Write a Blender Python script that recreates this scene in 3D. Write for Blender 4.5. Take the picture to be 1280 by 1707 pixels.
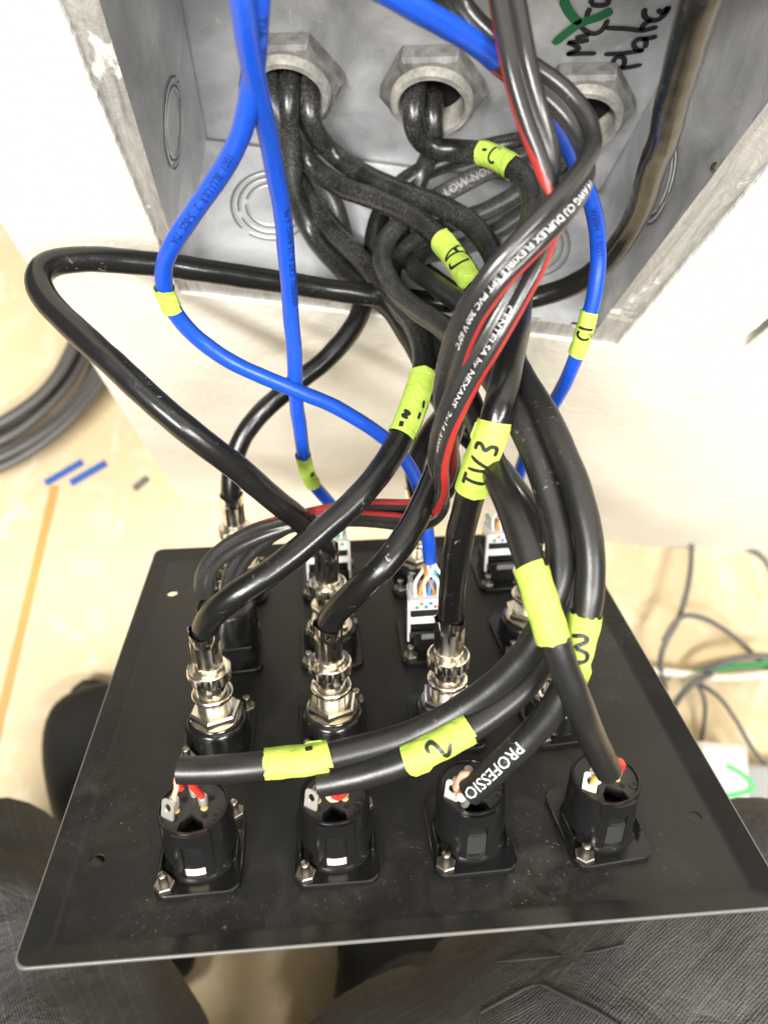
import bpy, bmesh, math, random
from mathutils import Vector, Matrix, noise as mnoise
random.seed(7)
for o in list(bpy.data.objects): bpy.data.objects.remove(o)
S = bpy.context.scene
COL = S.collection
V = Vector
# ------------------------------------------------------------------ camera
# world: metres, x right along the wall, y towards the wall, z up, floor at z = 0
H = 0.705
F = 1269.7
CAMR = Matrix(((0.9923, 0.1050, 0.0656), (0.0854, -0.9639, 0.2520), (0.0897, -0.2445, -0.9655)))  # lens axes (right, down, forward) -> world
CAMP = V((0, 0, H))
cd = bpy.data.cameras.new('camera'); cam = bpy.data.objects.new('camera', cd); COL.objects.link(cam)
m = Matrix.Identity(4)
for i in range(3):
    m[i][0] = CAMR[i][0]; m[i][1] = -CAMR[i][1]; m[i][2] = -CAMR[i][2]; m[i][3] = CAMP[i]
cam.matrix_world = m
cd.sensor_fit = 'HORIZONTAL'; cd.sensor_width = 36; cd.lens = F / 1280 * 36
cd.clip_start = 0.01; cd.clip_end = 50
cd.dof.use_dof = True; cd.dof.focus_distance = 0.245; cd.dof.aperture_fstop = 13.5
S.camera = cam
# ------------------------------------------------------------------ light (indoor: a long ceiling lamp and room bounce)
wd = bpy.data.worlds.new('World'); S.world = wd; wd.use_nodes = True
wd.node_tree.nodes['Background'].inputs[0].default_value = (1.0, 0.965, 0.91, 1)
wd.node_tree.nodes['Background'].inputs[1].default_value = 0.13
def area(name, loc, target, sx, sy, power, col):
    l = bpy.data.lights.new(name, 'AREA'); l.shape = 'RECTANGLE'; l.size = sx; l.size_y = sy; l.energy = power; l.color = col
    o = bpy.data.objects.new(name, l); COL.objects.link(o); o.location = loc
    o.rotation_euler = (V(target) - V(loc)).to_track_quat('-Z', 'Y').to_euler()
    return o
area('ceiling_light', (-0.60, -1.00, 2.25), (0, 0.0, 0.4), 1.2, 0.16, 106, (1, 0.975, 0.925))
area('ceiling_light', (0.90, -0.95, 2.25), (0.1, 0.0, 0.4), 1.2, 0.16, 64, (1, 0.975, 0.925))
area('ceiling_bounce', (0.0, -0.6, 2.65), (0, -0.6, 0), 3.6, 3.0, 32, (1, 0.965, 0.90))
S.view_settings.view_transform = 'Standard'; S.view_settings.look = 'None'
S.view_settings.gamma = 1; S.view_settings.exposure = 0.0
S.render.engine = 'CYCLES'
# ------------------------------------------------------------------ helpers
def ray(u, v): return CAMR @ V(((u - 640) / F, (v - 853.5) / F, 1))
def at(u, v, Z): return CAMP + ray(u, v) * (Z * 0.001)              # a point seen at (u, v), Z mm along the lens axis
def on_y(u, v, y): d = ray(u, v); return CAMP + d * (y / d.y)
def on_z(u, v, z): d = ray(u, v); return CAMP + d * ((z - H) / d.z)
def see(p):
    c = CAMR.transposed() @ (p - CAMP); return (640 + F * c.x / c.z, 853.5 + F * c.y / c.z, c.z * 1000)

def tag(o, label=None, cat=None, group=None, kind=None):
    if label: o['label'] = label
    if cat: o['category'] = cat
    if group: o['group'] = group
    if kind: o['kind'] = kind
    return o
def empty(name, loc=(0, 0, 0), mat=None):
    o = bpy.data.objects.new(name, None); COL.objects.link(o); o.empty_display_size = 0.01
    if mat is not None: o.matrix_world = mat
    else: o.location = loc
    return o
class MB:
    def __init__(s): s.v = []; s.f = []; s.m = []; s.uv = {}
    def add(s, verts, faces, mi=0):
        b = len(s.v); s.v += [V(p) for p in verts]
        for f in faces: s.f.append([b + i for i in f]); s.m.append(mi)
        return b
    def lathe(s, prof, n=24, c=(0, 0), a0=0.0, mi=0, cap=True):
        vs = []; fs = []
        for r, z in prof:
            for k in range(n):
                a = a0 + 2 * math.pi * k / n; vs.append((c[0] + r * math.cos(a), c[1] + r * math.sin(a), z))
        for i in range(len(prof) - 1):
            for k in range(n):
                k2 = (k + 1) % n; fs.append((i * n + k, i * n + k2, (i + 1) * n + k2, (i + 1) * n + k))
        if cap:
            fs.append(tuple(range(n))[::-1]); fs.append(tuple((len(prof) - 1) * n + k for k in range(n)))
        s.add(vs, fs, mi)
    def box(s, x0, x1, y0, y1, z0, z1, mi=0, b=0.0):
        if b <= 0:
            vs = [(x, y, z) for z in (z0, z1) for y in (y0, y1) for x in (x0, x1)]
            s.add(vs, [(0, 2, 3, 1), (4, 5, 7, 6), (0, 1, 5, 4), (2, 6, 7, 3), (0, 4, 6, 2), (1, 3, 7, 5)], mi)
        else:
            s.rrect((x0 + x1) / 2, (y0 + y1) / 2, x1 - x0, y1 - y0, b * 1.5, z0, z1, b, mi, 2)
    def rrect(s, cx, cy, w, h, r, z0, z1, b=0.3, mi=0, seg=5):
        def loop(d, z):
            out = []
            for q, (sx, sy) in enumerate(((1, 1), (-1, 1), (-1, -1), (1, -1))):
                for k in range(seg + 1):
                    a = math.pi / 2 * (q + k / seg); rr = max(r - d, r * 0.05)
                    out.append((cx + sx * (w / 2 - r) + rr * math.cos(a), cy + sy * (h / 2 - r) + rr * math.sin(a), z))
            return out
        L = [loop(b, z0), loop(0, z0 + b), loop(0, z1 - b), loop(b, z1)]
        n = len(L[0]); vs = sum(L, []); fs = []
        for i in range(3):
            for k in range(n): fs.append((i * n + k, i * n + (k + 1) % n, (i + 1) * n + (k + 1) % n, (i + 1) * n + k))
        fs.append(tuple(range(n))[::-1]); fs.append(tuple(3 * n + k for k in range(n)))
        s.add(vs, fs, mi)
    def prism(s, pts, z0, z1, mi=0):
        n = len(pts)
        vs = [(x, y, z0) for x, y in pts] + [(x, y, z1) for x, y in pts]
        fs = [tuple(range(n))[::-1], tuple(range(n, 2 * n))] + [(k, (k + 1) % n, n + (k + 1) % n, n + k) for k in range(n)]
        s.add(vs, fs, mi)
    def build(s, name, mats, parent=None, scale=1.0, smooth=35, bump=None):
        me = bpy.data.meshes.new(name)
        me.from_pydata([tuple(p * scale) for p in s.v], [], s.f)
        if not isinstance(mats, (list, tuple)): mats = [mats]
        for q in mats: me.materials.append(q)
        me.polygons.foreach_set('material_index', s.m)
        if s.uv:
            l = me.uv_layers.new(name='UVMap')
            for lp in me.loops: l.data[lp.index].uv = s.uv.get(lp.vertex_index, (0, 0))
        me.validate()
        if smooth:
            me.shade_smooth()
            if smooth < 180: me.set_sharp_from_angle(angle=math.radians(smooth))
        o = bpy.data.objects.new(name, me); COL.objects.link(o)
        if parent: o.parent = parent
        return o
def link_copy(root, mat):
    r = root.copy(); COL.objects.link(r); r.matrix_world = mat
    for ch in root.children:
        c = ch.copy(); COL.objects.link(c); c.parent = r
        for g in ch.children:
            d = g.copy(); COL.objects.link(d); d.parent = c
    return r
# ------------------------------------------------------------------ materials
def mat(name, base, rough=0.5, metal=0.0, spec=0.5, **kw):
    m = bpy.data.materials.new(name); m.use_nodes = True; nt = m.node_tree; b = nt.nodes['Principled BSDF']
    b.inputs['Base Color'].default_value = (*base, 1); b.inputs['Roughness'].default_value = rough
    b.inputs['Metallic'].default_value = metal; b.inputs['Specular IOR Level'].default_value = spec
    for k, v in kw.items(): b.inputs[k.replace('_', ' ')].default_value = v
    return m
def N(m, t, **kw):
    n = m.node_tree.nodes.new(t)
    for k, v in kw.items():
        if k in n.inputs.keys(): n.inputs[k].default_value = v
        else: setattr(n, k, v)
    return n
def L(m, a, b): m.node_tree.links.new(a, b)
def bs(m): return m.node_tree.nodes['Principled BSDF']
def noise(m, scale, detail=3, rough=0.55, vec=None, dist=0.0):
    n = N(m, 'ShaderNodeTexNoise'); n.inputs['Scale'].default_value = scale; n.inputs['Detail'].default_value = detail
    n.inputs['Roughness'].default_value = rough; n.inputs['Distortion'].default_value = dist
    if vec is None:
        tc = N(m, 'ShaderNodeTexCoord'); vec = tc.outputs['Object']
    L(m, vec, n.inputs['Vector']); return n
def ramp(m, fac, p0, p1, c0=(0, 0, 0, 1), c1=(1, 1, 1, 1)):
    r = N(m, 'ShaderNodeValToRGB'); r.color_ramp.elements[0].position = p0; r.color_ramp.elements[1].position = p1
    r.color_ramp.elements[0].color = c0; r.color_ramp.elements[1].color = c1
    L(m, fac, r.inputs[0]); return r
def mixc(m, fac, a, b):
    x = N(m, 'ShaderNodeMix'); x.data_type = 'RGBA'
    for s_, i in ((a, 6), (b, 7)):
        if isinstance(s_, tuple): x.inputs[i].default_value = (*s_[:3], 1)
        else: L(m, s_, x.inputs[i])
    if isinstance(fac, float): x.inputs[0].default_value = fac
    else: L(m, fac, x.inputs[0])
    return x.outputs[2]
def math_(m, op, a, b):
    x = N(m, 'ShaderNodeMath'); x.operation = op
    for s_, i in ((a, 0), (b, 1)):
        if isinstance(s_, (int, float)): x.inputs[i].default_value = s_
        else: L(m, s_, x.inputs[i])
    return x.outputs[0]
def bump(m, h, strength=0.3, dist=0.001):
    b = N(m, 'ShaderNodeBump'); b.inputs['Strength'].default_value = strength; b.inputs['Distance'].default_value = dist
    L(m, h, b.inputs['Height']); L(m, b.outputs[0], bs(m).inputs['Normal'])
def cable_mat(name, base, rough, dust, d0=0.12, d1=0.30, dcol=(0.30, 0.28, 0.25), spec=0.5):
    m = mat(name, base, rough, spec=spec)
    uv = N(m, 'ShaderNodeUVMap'); sp = N(m, 'ShaderNodeSeparateXYZ'); L(m, uv.outputs[0], sp.inputs[0])
    mr = N(m, 'ShaderNodeMapRange'); mr.inputs[1].default_value = d0; mr.inputs[2].default_value = d1; mr.clamp = True
    L(m, sp.outputs[0], mr.inputs[0])
    tc = N(m, 'ShaderNodeTexCoord')
    n1 = noise(m, 38, 6, 0.62, tc.outputs['Object'], 0.4); r1 = ramp(m, n1.outputs[0], 0.36, 0.74)
    n2 = noise(m, 1300, 4, 0.75, tc.outputs['Object']); r2 = ramp(m, n2.outputs[0], 0.50, 0.66)
    d = math_(m, 'MULTIPLY', math_(m, 'MULTIPLY', r1.outputs[0], math_(m, 'ADD', math_(m, 'MULTIPLY', r2.outputs[0], 0.75), 0.12)), math_(m, 'MULTIPLY', mr.outputs[0], dust))
    # scuffs and specks everywhere
    n3 = noise(m, 420, 4, 0.75, tc.outputs['Object'], 0.8); r3 = ramp(m, n3.outputs[0], 0.63, 0.70)
    n4 = noise(m, 45, 2, 0.5, tc.outputs['Object']); r4 = ramp(m, n4.outputs[0], 0.52, 0.68)
    k = math_(m, 'MULTIPLY', math_(m, 'MULTIPLY', r3.outputs[0], r4.outputs[0]), 0.7)
    tot = N(m, 'ShaderNodeMath'); tot.operation = 'MAXIMUM'; L(m, d, tot.inputs[0]); L(m, k, tot.inputs[1])
    L(m, mixc(m, tot.outputs[0], base, dcol), bs(m).inputs['Base Color'])
    rr = math_(m, 'ADD', math_(m, 'MULTIPLY', n4.outputs[0], 0.22), rough - 0.11)
    L(m, math_(m, 'ADD', rr, math_(m, 'MULTIPLY', tot.outputs[0], 0.35)), bs(m).inputs['Roughness'])
    bump(m, n3.outputs[0], 0.10, 0.0006)
    return m
M = {}
M['coax'] = cable_mat('coax_jacket', (0.006, 0.006, 0.006), 0.26, 0.9, 0.10, 0.36, (0.42, 0.41, 0.385))
M['coaxl'] = cable_mat('long_coax_jacket', (0.009, 0.009, 0.009), 0.24, 0.05, 0.1, 0.4, (0.5, 0.48, 0.44))
M['mic'] = cable_mat('microphone_cable_rubber', (0.0105, 0.0103, 0.010), 0.36, 0.9, 0.16, 0.40, (0.42, 0.41, 0.385))
M['blue'] = cable_mat('blue_jacket', (0.005, 0.058, 0.43), 0.32, 0.16, -0.2, -0.1, dcol=(0.16, 0.27, 0.60))
M['zip'] = cable_mat('speaker_cable_pvc', (0.020, 0.0195, 0.0195), 0.28, 0.45, 0.24, 0.42)
M['zipred'] = mat('red_stripe', (0.32, 0.020, 0.018), 0.40)
M['bplastic'] = mat('black_plastic', (0.007, 0.007, 0.007), 0.22)
n = noise(M['bplastic'], 1500, 3, 0.7); r = ramp(M['bplastic'], n.outputs[0], 0.66, 0.74); n2 = noise(M['bplastic'], 130, 2)
r2 = ramp(M['bplastic'], n2.outputs[0], 0.50, 0.66)
L(M['bplastic'], mixc(M['bplastic'], math_(M['bplastic'], 'MULTIPLY', math_(M['bplastic'], 'MULTIPLY', r.outputs[0], r2.outputs[0]), 0.5), (0.007, 0.007, 0.007), (0.4, 0.38, 0.34)), bs(M['bplastic']).inputs['Base Color'])
M['insert'] = mat('dull_black_insert', (0.024, 0.0235, 0.022), 0.42)
M['dark'] = mat('dark_hole', (0.002, 0.002, 0.002), 0.8)
M['nickel'] = mat('nickel_plating', (0.86, 0.80, 0.68), 0.20, 1.0)
n = noise(M['nickel'], 160, 2); L(M['nickel'], ramp(M['nickel'], n.outputs[0], 0.3, 0.8, (0.13, 0.13, 0.13, 1), (0.24, 0.24, 0.24, 1)).outputs[0], bs(M['nickel']).inputs['Roughness'])
M['steel'] = mat('dark_steel_screw', (0.36, 0.33, 0.29), 0.34, 1.0)
M['tin'] = mat('tinned_contact', (0.78, 0.76, 0.70), 0.34, 0.85)
M['flux'] = mat('amber_flux', (0.42, 0.26, 0.06), 0.25)
M['white'] = mat('white_plastic', (0.72, 0.72, 0.70), 0.35)
M['cream'] = mat('cream_latch', (0.62, 0.54, 0.40), 0.4)
M['clear'] = mat('grey_translucent_cap', (0.35, 0.36, 0.36), 0.25)
def wire(name, c): return mat(name, c, 0.4)
M['w_red'] = wire('red_insulation', (0.62, 0.03, 0.018)); M['w_pink'] = wire('peach_insulation', (0.72, 0.42, 0.30))
M['w_white'] = wire('white_insulation', (0.75, 0.72, 0.66)); M['w_orange'] = wire('orange_insulation', (0.75, 0.24, 0.02))
M['w_blue'] = wire('light_blue_insulation', (0.03, 0.20, 0.62)); M['w_green'] = wire('green_insulation', (0.02, 0.40, 0.18))
M['w_brown'] = wire('brown_insulation', (0.30, 0.13, 0.03)); M['w_copper'] = mat('copper_strands', (0.75, 0.35, 0.18), 0.35, 1.0)
M['w_yellow'] = wire('yellow_insulation', (0.75, 0.52, 0.08)); M['w_black'] = wire('black_insulation', (0.01, 0.01, 0.01))
t_ = M['tape'] = mat('lime_paper_tape', (0.45, 0.62, 0.08), 0.62, spec=0.3)
n = noise(t_, 260, 5, 0.7); L(t_, ramp(t_, n.outputs[0], 0.25, 0.8, (0.35, 0.50, 0.06, 1), (0.49, 0.66, 0.115, 1)).outputs[0], bs(t_).inputs['Base Color'])
n = noise(t_, 1400, 3, 0.7); nb = noise(t_, 170, 3, 0.55, dist=1.5); bump(t_, math_(t_, 'ADD', math_(t_, 'MULTIPLY', n.outputs[0], 0.25), nb.outputs[0]), 0.55, 0.0012)
M['ink'] = mat('marker_ink', (0.012, 0.011, 0.012), 0.45)
M['print'] = mat('white_cable_print', (0.62, 0.63, 0.64), 0.5)
M['darkprint'] = mat('dark_cable_print', (0.004, 0.014, 0.08), 0.5)
M['greyprint'] = mat('grey_cable_print', (0.24, 0.24, 0.24), 0.5)
M['green_ink'] = mat('green_marker', (0.008, 0.10, 0.035), 0.5)
# panel paint
p_ = M['panel'] = mat('satin_black_paint', (0.016, 0.0155, 0.0145), 0.40, spec=0.4)
n1 = noise(p_, 700, 4, 0.8); s1 = ramp(p_, n1.outputs[0], 0.63, 0.70)
n2 = noise(p_, 14, 3, 0.6); s2 = ramp(p_, n2.outputs[0], 0.42, 0.70)
n3 = noise(p_, 60, 5, 0.7, dist=1.0); s3 = ramp(p_, n3.outputs[0], 0.45, 0.85)
fac = math_(p_, 'MAXIMUM', math_(p_, 'MULTIPLY', math_(p_, 'MULTIPLY', s1.outputs[0], s2.outputs[0]), 0.6), math_(p_, 'MULTIPLY', math_(p_, 'MULTIPLY', s3.outputs[0], s2.outputs[0]), 0.10))
L(p_, mixc(p_, fac, (0.012, 0.0117, 0.011), (0.42, 0.40, 0.36)), bs(p_).inputs['Base Color'])
L(p_, ramp(p_, n3.outputs[0], 0.2, 0.9, (0.28, 0.28, 0.28, 1), (0.52, 0.52, 0.52, 1)).outputs[0], bs(p_).inputs['Roughness'])
n4 = noise(p_, 2600, 2, 0.6); bump(p_, n4.outputs[0], 0.12, 0.0003)
# galvanised steel
g_ = M['galv'] = mat('galvanised_steel', (0.40, 0.40, 0.40), 0.45, 0.5)
n1 = noise(g_, 24, 6, 0.66, dist=0.9); n2 = noise(g_, 120, 5, 0.75, dist=1.6)
c = mixc(g_, ramp(g_, n1.outputs[0], 0.3, 0.75).outputs[0], (0.34, 0.345, 0.36), (0.72, 0.725, 0.735))
c = mixc(g_, math_(g_, 'MULTIPLY', ramp(g_, n2.outputs[0], 0.63, 0.68).outputs[0], 0.6), c, (0.75, 0.74, 0.70))
L(g_, c, bs(g_).inputs['Base Color'])
L(g_, ramp(g_, n1.outputs[0], 0.3, 0.8, (0.36, 0.36, 0.36, 1), (0.56, 0.56, 0.56, 1)).outputs[0], bs(g_).inputs['Roughness'])
bump(g_, n1.outputs[0], 0.22, 0.002)
# flange: scraped, plaster smeared
q_ = M['flange'] = mat('scraped_metal_edge', (0.5, 0.5, 0.5), 0.38, 0.7)
tc = N(q_, 'ShaderNodeTexCoord'); mp = N(q_, 'ShaderNodeMapping'); mp.inputs['Scale'].default_value = (160, 160, 26); L(q_, tc.outputs['Object'], mp.inputs[0])
n1 = noise(q_, 1.0, 6, 0.75, mp.outputs[0], 1.4); n2 = noise(q_, 34, 5, 0.7, dist=1.2)
c = mixc(q_, ramp(q_, n1.outputs[0], 0.3, 0.65).outputs[0], (0.27, 0.275, 0.28), (0.56, 0.56, 0.555))
pl = ramp(q_, n2.outputs[0], 0.60, 0.66)
L(q_, mixc(q_, pl.outputs[0], c, (0.70, 0.68, 0.62)), bs(q_).inputs['Base Color'])
L(q_, ramp(q_, pl.outputs[0], 0, 1, (0.45, 0.45, 0.45, 1), (0, 0, 0, 1)).outputs[0], bs(q_).inputs['Metallic'])
bump(q_, math_(q_, 'ADD', math_(q_, 'MULTIPLY', n1.outputs[0], 0.4), n2.outputs[0]), 0.6, 0.0015)
# PVC grey locknuts
b_ = M['bush'] = mat('grey_pvc_dusty', (0.16, 0.16, 0.155), 0.55)
n1 = noise(b_, 70, 5, 0.7, dist=0.6)
L(b_, mixc(b_, ramp(b_, n1.outputs[0], 0.42, 0.72).outputs[0], (0.085, 0.085, 0.084), (0.26, 0.25, 0.235)), bs(b_).inputs['Base Color'])
M['bushring'] = mat('pale_pvc_ring', (0.36, 0.35, 0.32), 0.5)
n1 = noise(M['bushring'], 120, 4, 0.7); L(M['bushring'], mixc(M['bushring'], ramp(M['bushring'], n1.outputs[0], 0.4, 0.75).outputs[0], (0.22, 0.217, 0.205), (0.52, 0.48, 0.41)), bs(M['bushring']).inputs['Base Color'])
# wall and floor
w_ = M['wall'] = mat('cream_plaster', (0.80, 0.76, 0.67), 0.75, spec=0.3)
n1 = noise(w_, 10, 5, 0.6); n2 = noise(w_, 330, 4, 0.6); n3 = noise(w_, 34, 4, 0.6)
L(w_, mixc(w_, ramp(w_, n1.outputs[0], 0.3, 0.8).outputs[0], (0.755, 0.725, 0.65), (0.68, 0.65, 0.575)), bs(w_).inputs['Base Color'])
bump(w_, math_(w_, 'ADD', math_(w_, 'MULTIPLY', n2.outputs[0], 0.5), n3.outputs[0]), 0.6, 0.0026)
f_ = M['floor'] = mat('tan_board_floor', (0.66, 0.47, 0.23), 0.55, spec=0.3)
n1 = noise(f_, 6, 5, 0.6, dist=0.5); n2 = noise(f_, 30, 5, 0.7, dist=0.8); n3 = noise(f_, 240, 4, 0.7)
c = mixc(f_, ramp(f_, n1.outputs[0], 0.3, 0.75).outputs[0], (0.66, 0.525, 0.32), (0.55, 0.44, 0.285))
c = mixc(f_, math_(f_, 'MULTIPLY', ramp(f_, n2.outputs[0], 0.52, 0.70).outputs[0], 0.65), c, (0.76, 0.69, 0.56))
c = mixc(f_, math_(f_, 'MULTIPLY', ramp(f_, n3.outputs[0], 0.60, 0.75).outputs[0], 0.3), c, (0.30, 0.22, 0.12))
L(f_, c, bs(f_).inputs['Base Color'])
M['batten'] = mat('orange_floor_tape', (0.60, 0.27, 0.07), 0.5)
M['bluetape'] = mat('blue_painters_tape', (0.03, 0.10, 0.36), 0.6)
M['greybit'] = mat('grey_scrap', (0.12, 0.12, 0.12), 0.6)
M['thin'] = mat('thin_grey_wire', (0.13, 0.13, 0.13), 0.45); M['thinw'] = mat('white_wire', (0.8, 0.76, 0.68), 0.45); M['thing'] = mat('green_wire', (0.02, 0.30, 0.10), 0.45)
M['coil'] = mat('grey_cable_coil', (0.085, 0.08, 0.076), 0.42)
# fabric
c_ = M['cloth'] = mat('charcoal_ripstop', (0.060, 0.054, 0.052), 0.85, spec=0.25)
uv = N(c_, 'ShaderNodeUVMap'); sp = N(c_, 'ShaderNodeSeparateXYZ'); L(c_, uv.outputs[0], sp.inputs[0])
nz = noise(c_, 60, 3, 0.6)
def wave(src, k, amp): return math_(c_, 'SINE', math_(c_, 'ADD', math_(c_, 'MULTIPLY', src, k), math_(c_, 'MULTIPLY', nz.outputs[0], amp)), 0)
ribs = wave(sp.outputs[0], 2 * math.pi * 1000 / 1.15, 3.5)
grid = math_(c_, 'GREATER_THAN', wave(sp.outputs[0], 2 * math.pi * 1000 / 10.5, 0.6), 0.95)
grain = noise(c_, 1800, 3, 0.7)
fac = math_(c_, 'ADD', math_(c_, 'MULTIPLY', math_(c_, 'ADD', ribs, 1), 0.05), math_(c_, 'MULTIPLY', grid, 0.09))
fac = math_(c_, 'ADD', fac, math_(c_, 'MULTIPLY', ramp(c_, grain.outputs[0], 0.4, 0.75).outputs[0], 0.35))
L(c_, mixc(c_, fac, (0.036, 0.0345, 0.034), (0.225, 0.216, 0.21)), bs(c_).inputs['Base Color'])
fold = noise(c_, 26, 4, 0.55, dist=1.2); bump(c_, math_(c_, 'ADD', math_(c_, 'ADD', math_(c_, 'MULTIPLY', ribs, 0.022), math_(c_, 'MULTIPLY', grain.outputs[0], 0.12)), math_(c_, 'MULTIPLY', fold.outputs[0], 1.6)), 0.8, 0.006)
M['shoe'] = mat('black_shoe_leather', (0.012, 0.011, 0.010), 0.55); M['sole'] = mat('black_rubber_sole', (0.02, 0.02, 0.02), 0.8)
M['seam'] = mat('grey_seam_thread', (0.045, 0.042, 0.041), 0.95, spec=0.1)
# ------------------------------------------------------------------ setting: floor, wall, recess
fl = MB(); fl.add([(-2.5, -2, 0), (2.5, -2, 0), (2.5, 2.5, 0), (-2.5, 2.5, 0)], [(0, 1, 2, 3)])
tag(fl.build('floor', M['floor'], smooth=0), kind='structure')
WY = 0.180
def flat_with_holes(name, loops, depth, mt):
    """2D filled outline with holes, in its own xy plane, thickness depth -> mesh object"""
    cu = bpy.data.curves.new(name, 'CURVE'); cu.dimensions = '2D'; cu.fill_mode = 'BOTH'; cu.extrude = depth / 2
    for lp in loops:
        sp_ = cu.splines.new('POLY'); sp_.points.add(len(lp) - 1); sp_.use_cyclic_u = True
        for i, (x, y) in enumerate(lp): sp_.points[i].co = (x, y, 0, 1)
    tmp = bpy.data.objects.new('tmp', cu); COL.objects.link(tmp)
    me = bpy.data.meshes.new_from_object(tmp.evaluated_get(bpy.context.evaluated_depsgraph_get()))
    bpy.data.objects.remove(tmp); me.name = name; me.materials.clear(); me.materials.append(mt)
    o = bpy.data.objects.new(name, me); COL.objects.link(o); return o
def jag(a, b, n, amp):
    out = []
    for i in range(n):
        t = i / n; d = (b[0] - a[0], b[1] - a[1]); l = math.hypot(*d); nx, ny = -d[1] / l, d[0] / l
        k = random.uniform(-1, 1) * amp if i else 0
        out.append((a[0] + d[0] * t + nx * k, a[1] + d[1] * t + ny * k))
    return out
zt = H - 0.118; zb = H - 0.310                                       # box opening, top and bottom
xl, xr = -0.0775, 0.1120                                             # box opening, left and right
A, B_, C_, D_ = (-0.0815, zb - 0.0125), (xr + 0.0135, zb - 0.0125), (xr + 0.014, zt + 0.013), (-0.0915, zt + 0.013)
hole = jag(A, B_, 90, 0.0003) + jag(B_, C_, 90, 0.0003) + jag(C_, D_, 40, 0.0003) + jag(D_, A, 90, 0.0004)
rc = on_y(1216, 577, WY); rx, rz = rc.x, rc.z
rec = jag((rx, rz), (rx + 0.13, rz), 30, 0.0008) + jag((rx + 0.13, rz), (rx + 0.13, rz + 0.19), 30, 0.0008) + jag((rx + 0.13, rz + 0.19), (rx, rz + 0.19), 30, 0.0008) + jag((rx, rz + 0.19), (rx, rz), 40, 0.0008)
wl = flat_with_holes('wall', [[(-0.146, 0.0), (2.0, 0.0), (2.0, 2.4), (-0.146, 2.4)], hole, rec], 0.10, M['wall'])
wl.rotation_euler = (math.pi / 2, 0, 0); wl.location = (0, WY + 0.0475, 0)
tag(wl, kind='structure')
# plaster lip around the right-hand recess and its inner cover board
t = MB()
t.box(rx + 0.0065, rx + 0.128, WY - 0.0014, WY + 0.0012, rz + 0.0016, rz + 0.187, b=0.0008)
cb = tag(t.build('cover_board', M['wall']), 'white board set into the wall cut-out at the right edge', 'board')
t = MB(); t.box(rx - 0.002, rx + 0.135, WY + 0.050, WY + 0.052, rz - 0.002, rz + 0.195); t.box(rx - 0.002, rx + 0.135, WY + 0.010, WY + 0.050, rz - 0.004, rz - 0.002); t.build('gap_shade_sheet', M['greybit'], cb, smooth=0)  # dark grey sheets added behind the board so its gap reads as shade
def ridge(pts, r, mt, name):
    pass
# ------------------------------------------------------------------ curve sweep machinery
def spline(ctrl, step=0.002, smooth=8):
    P = [V(c) for c in ctrl]
    E = [P[0] * 2 - P[1]] + P + [P[-1] * 2 - P[-2]]
    raw = []
    for i in range(1, len(E) - 2):
        p0, p1, p2, p3 = E[i - 1:i + 3]
        t0 = 0; t1 = t0 + max((p1 - p0).length, 1e-6) ** .5; t2 = t1 + max((p2 - p1).length, 1e-6) ** .5; t3 = t2 + max((p3 - p2).length, 1e-6) ** .5
        n = max(4, int((p2 - p1).length / 0.001))
        for k in range(n):
            t = t1 + (t2 - t1) * k / n
            A1 = p0 * ((t1 - t) / (t1 - t0)) + p1 * ((t - t0) / (t1 - t0)); A2 = p1 * ((t2 - t) / (t2 - t1)) + p2 * ((t - t1) / (t2 - t1)); A3 = p2 * ((t3 - t) / (t3 - t2)) + p3 * ((t - t2) / (t3 - t2))
            B1 = A1 * ((t2 - t) / (t2 - t0)) + A2 * ((t - t0) / (t2 - t0)); B2 = A2 * ((t3 - t) / (t3 - t1)) + A3 * ((t - t1) / (t3 - t1))
            raw.append((B1 * ((t2 - t) / (t2 - t1)) + B2 * ((t - t1) / (t2 - t1)), i - 1 + k / n))
    raw.append((P[-1], len(P) - 1.0))
    # uniform resample
    out = [raw[0]]; acc = 0; last = raw[0][0]; nxt = step
    for p, q in raw[1:]:
        acc += (p - last).length; last = p
        if acc >= nxt: out.append((p, q)); nxt += step
    if (out[-1][0] - raw[-1][0]).length > step * 0.4: out.append(raw[-1])
    pts = [p for p, q in out]; par = [q for p, q in out]
    for _ in range(smooth):
        pts = [pts[0]] + [pts[i] * 0.5 + (pts[i - 1] + pts[i + 1]) * 0.25 for i in range(1, len(pts) - 1)] + [pts[-1]]
    if step >= 0.0019:
        q = len(pts)
        for i in range(q):
            k = min(1.0, max(0.0, (i - 6) / 12), max(0.0, (q - 1 - i) / 8))
            pts[i] = pts[i] + mnoise.noise_vector(pts[i] * 45) * (0.0006 * k) + mnoise.noise_vector(pts[i] * 140) * (0.00014 * k)
    return pts, par
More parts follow.
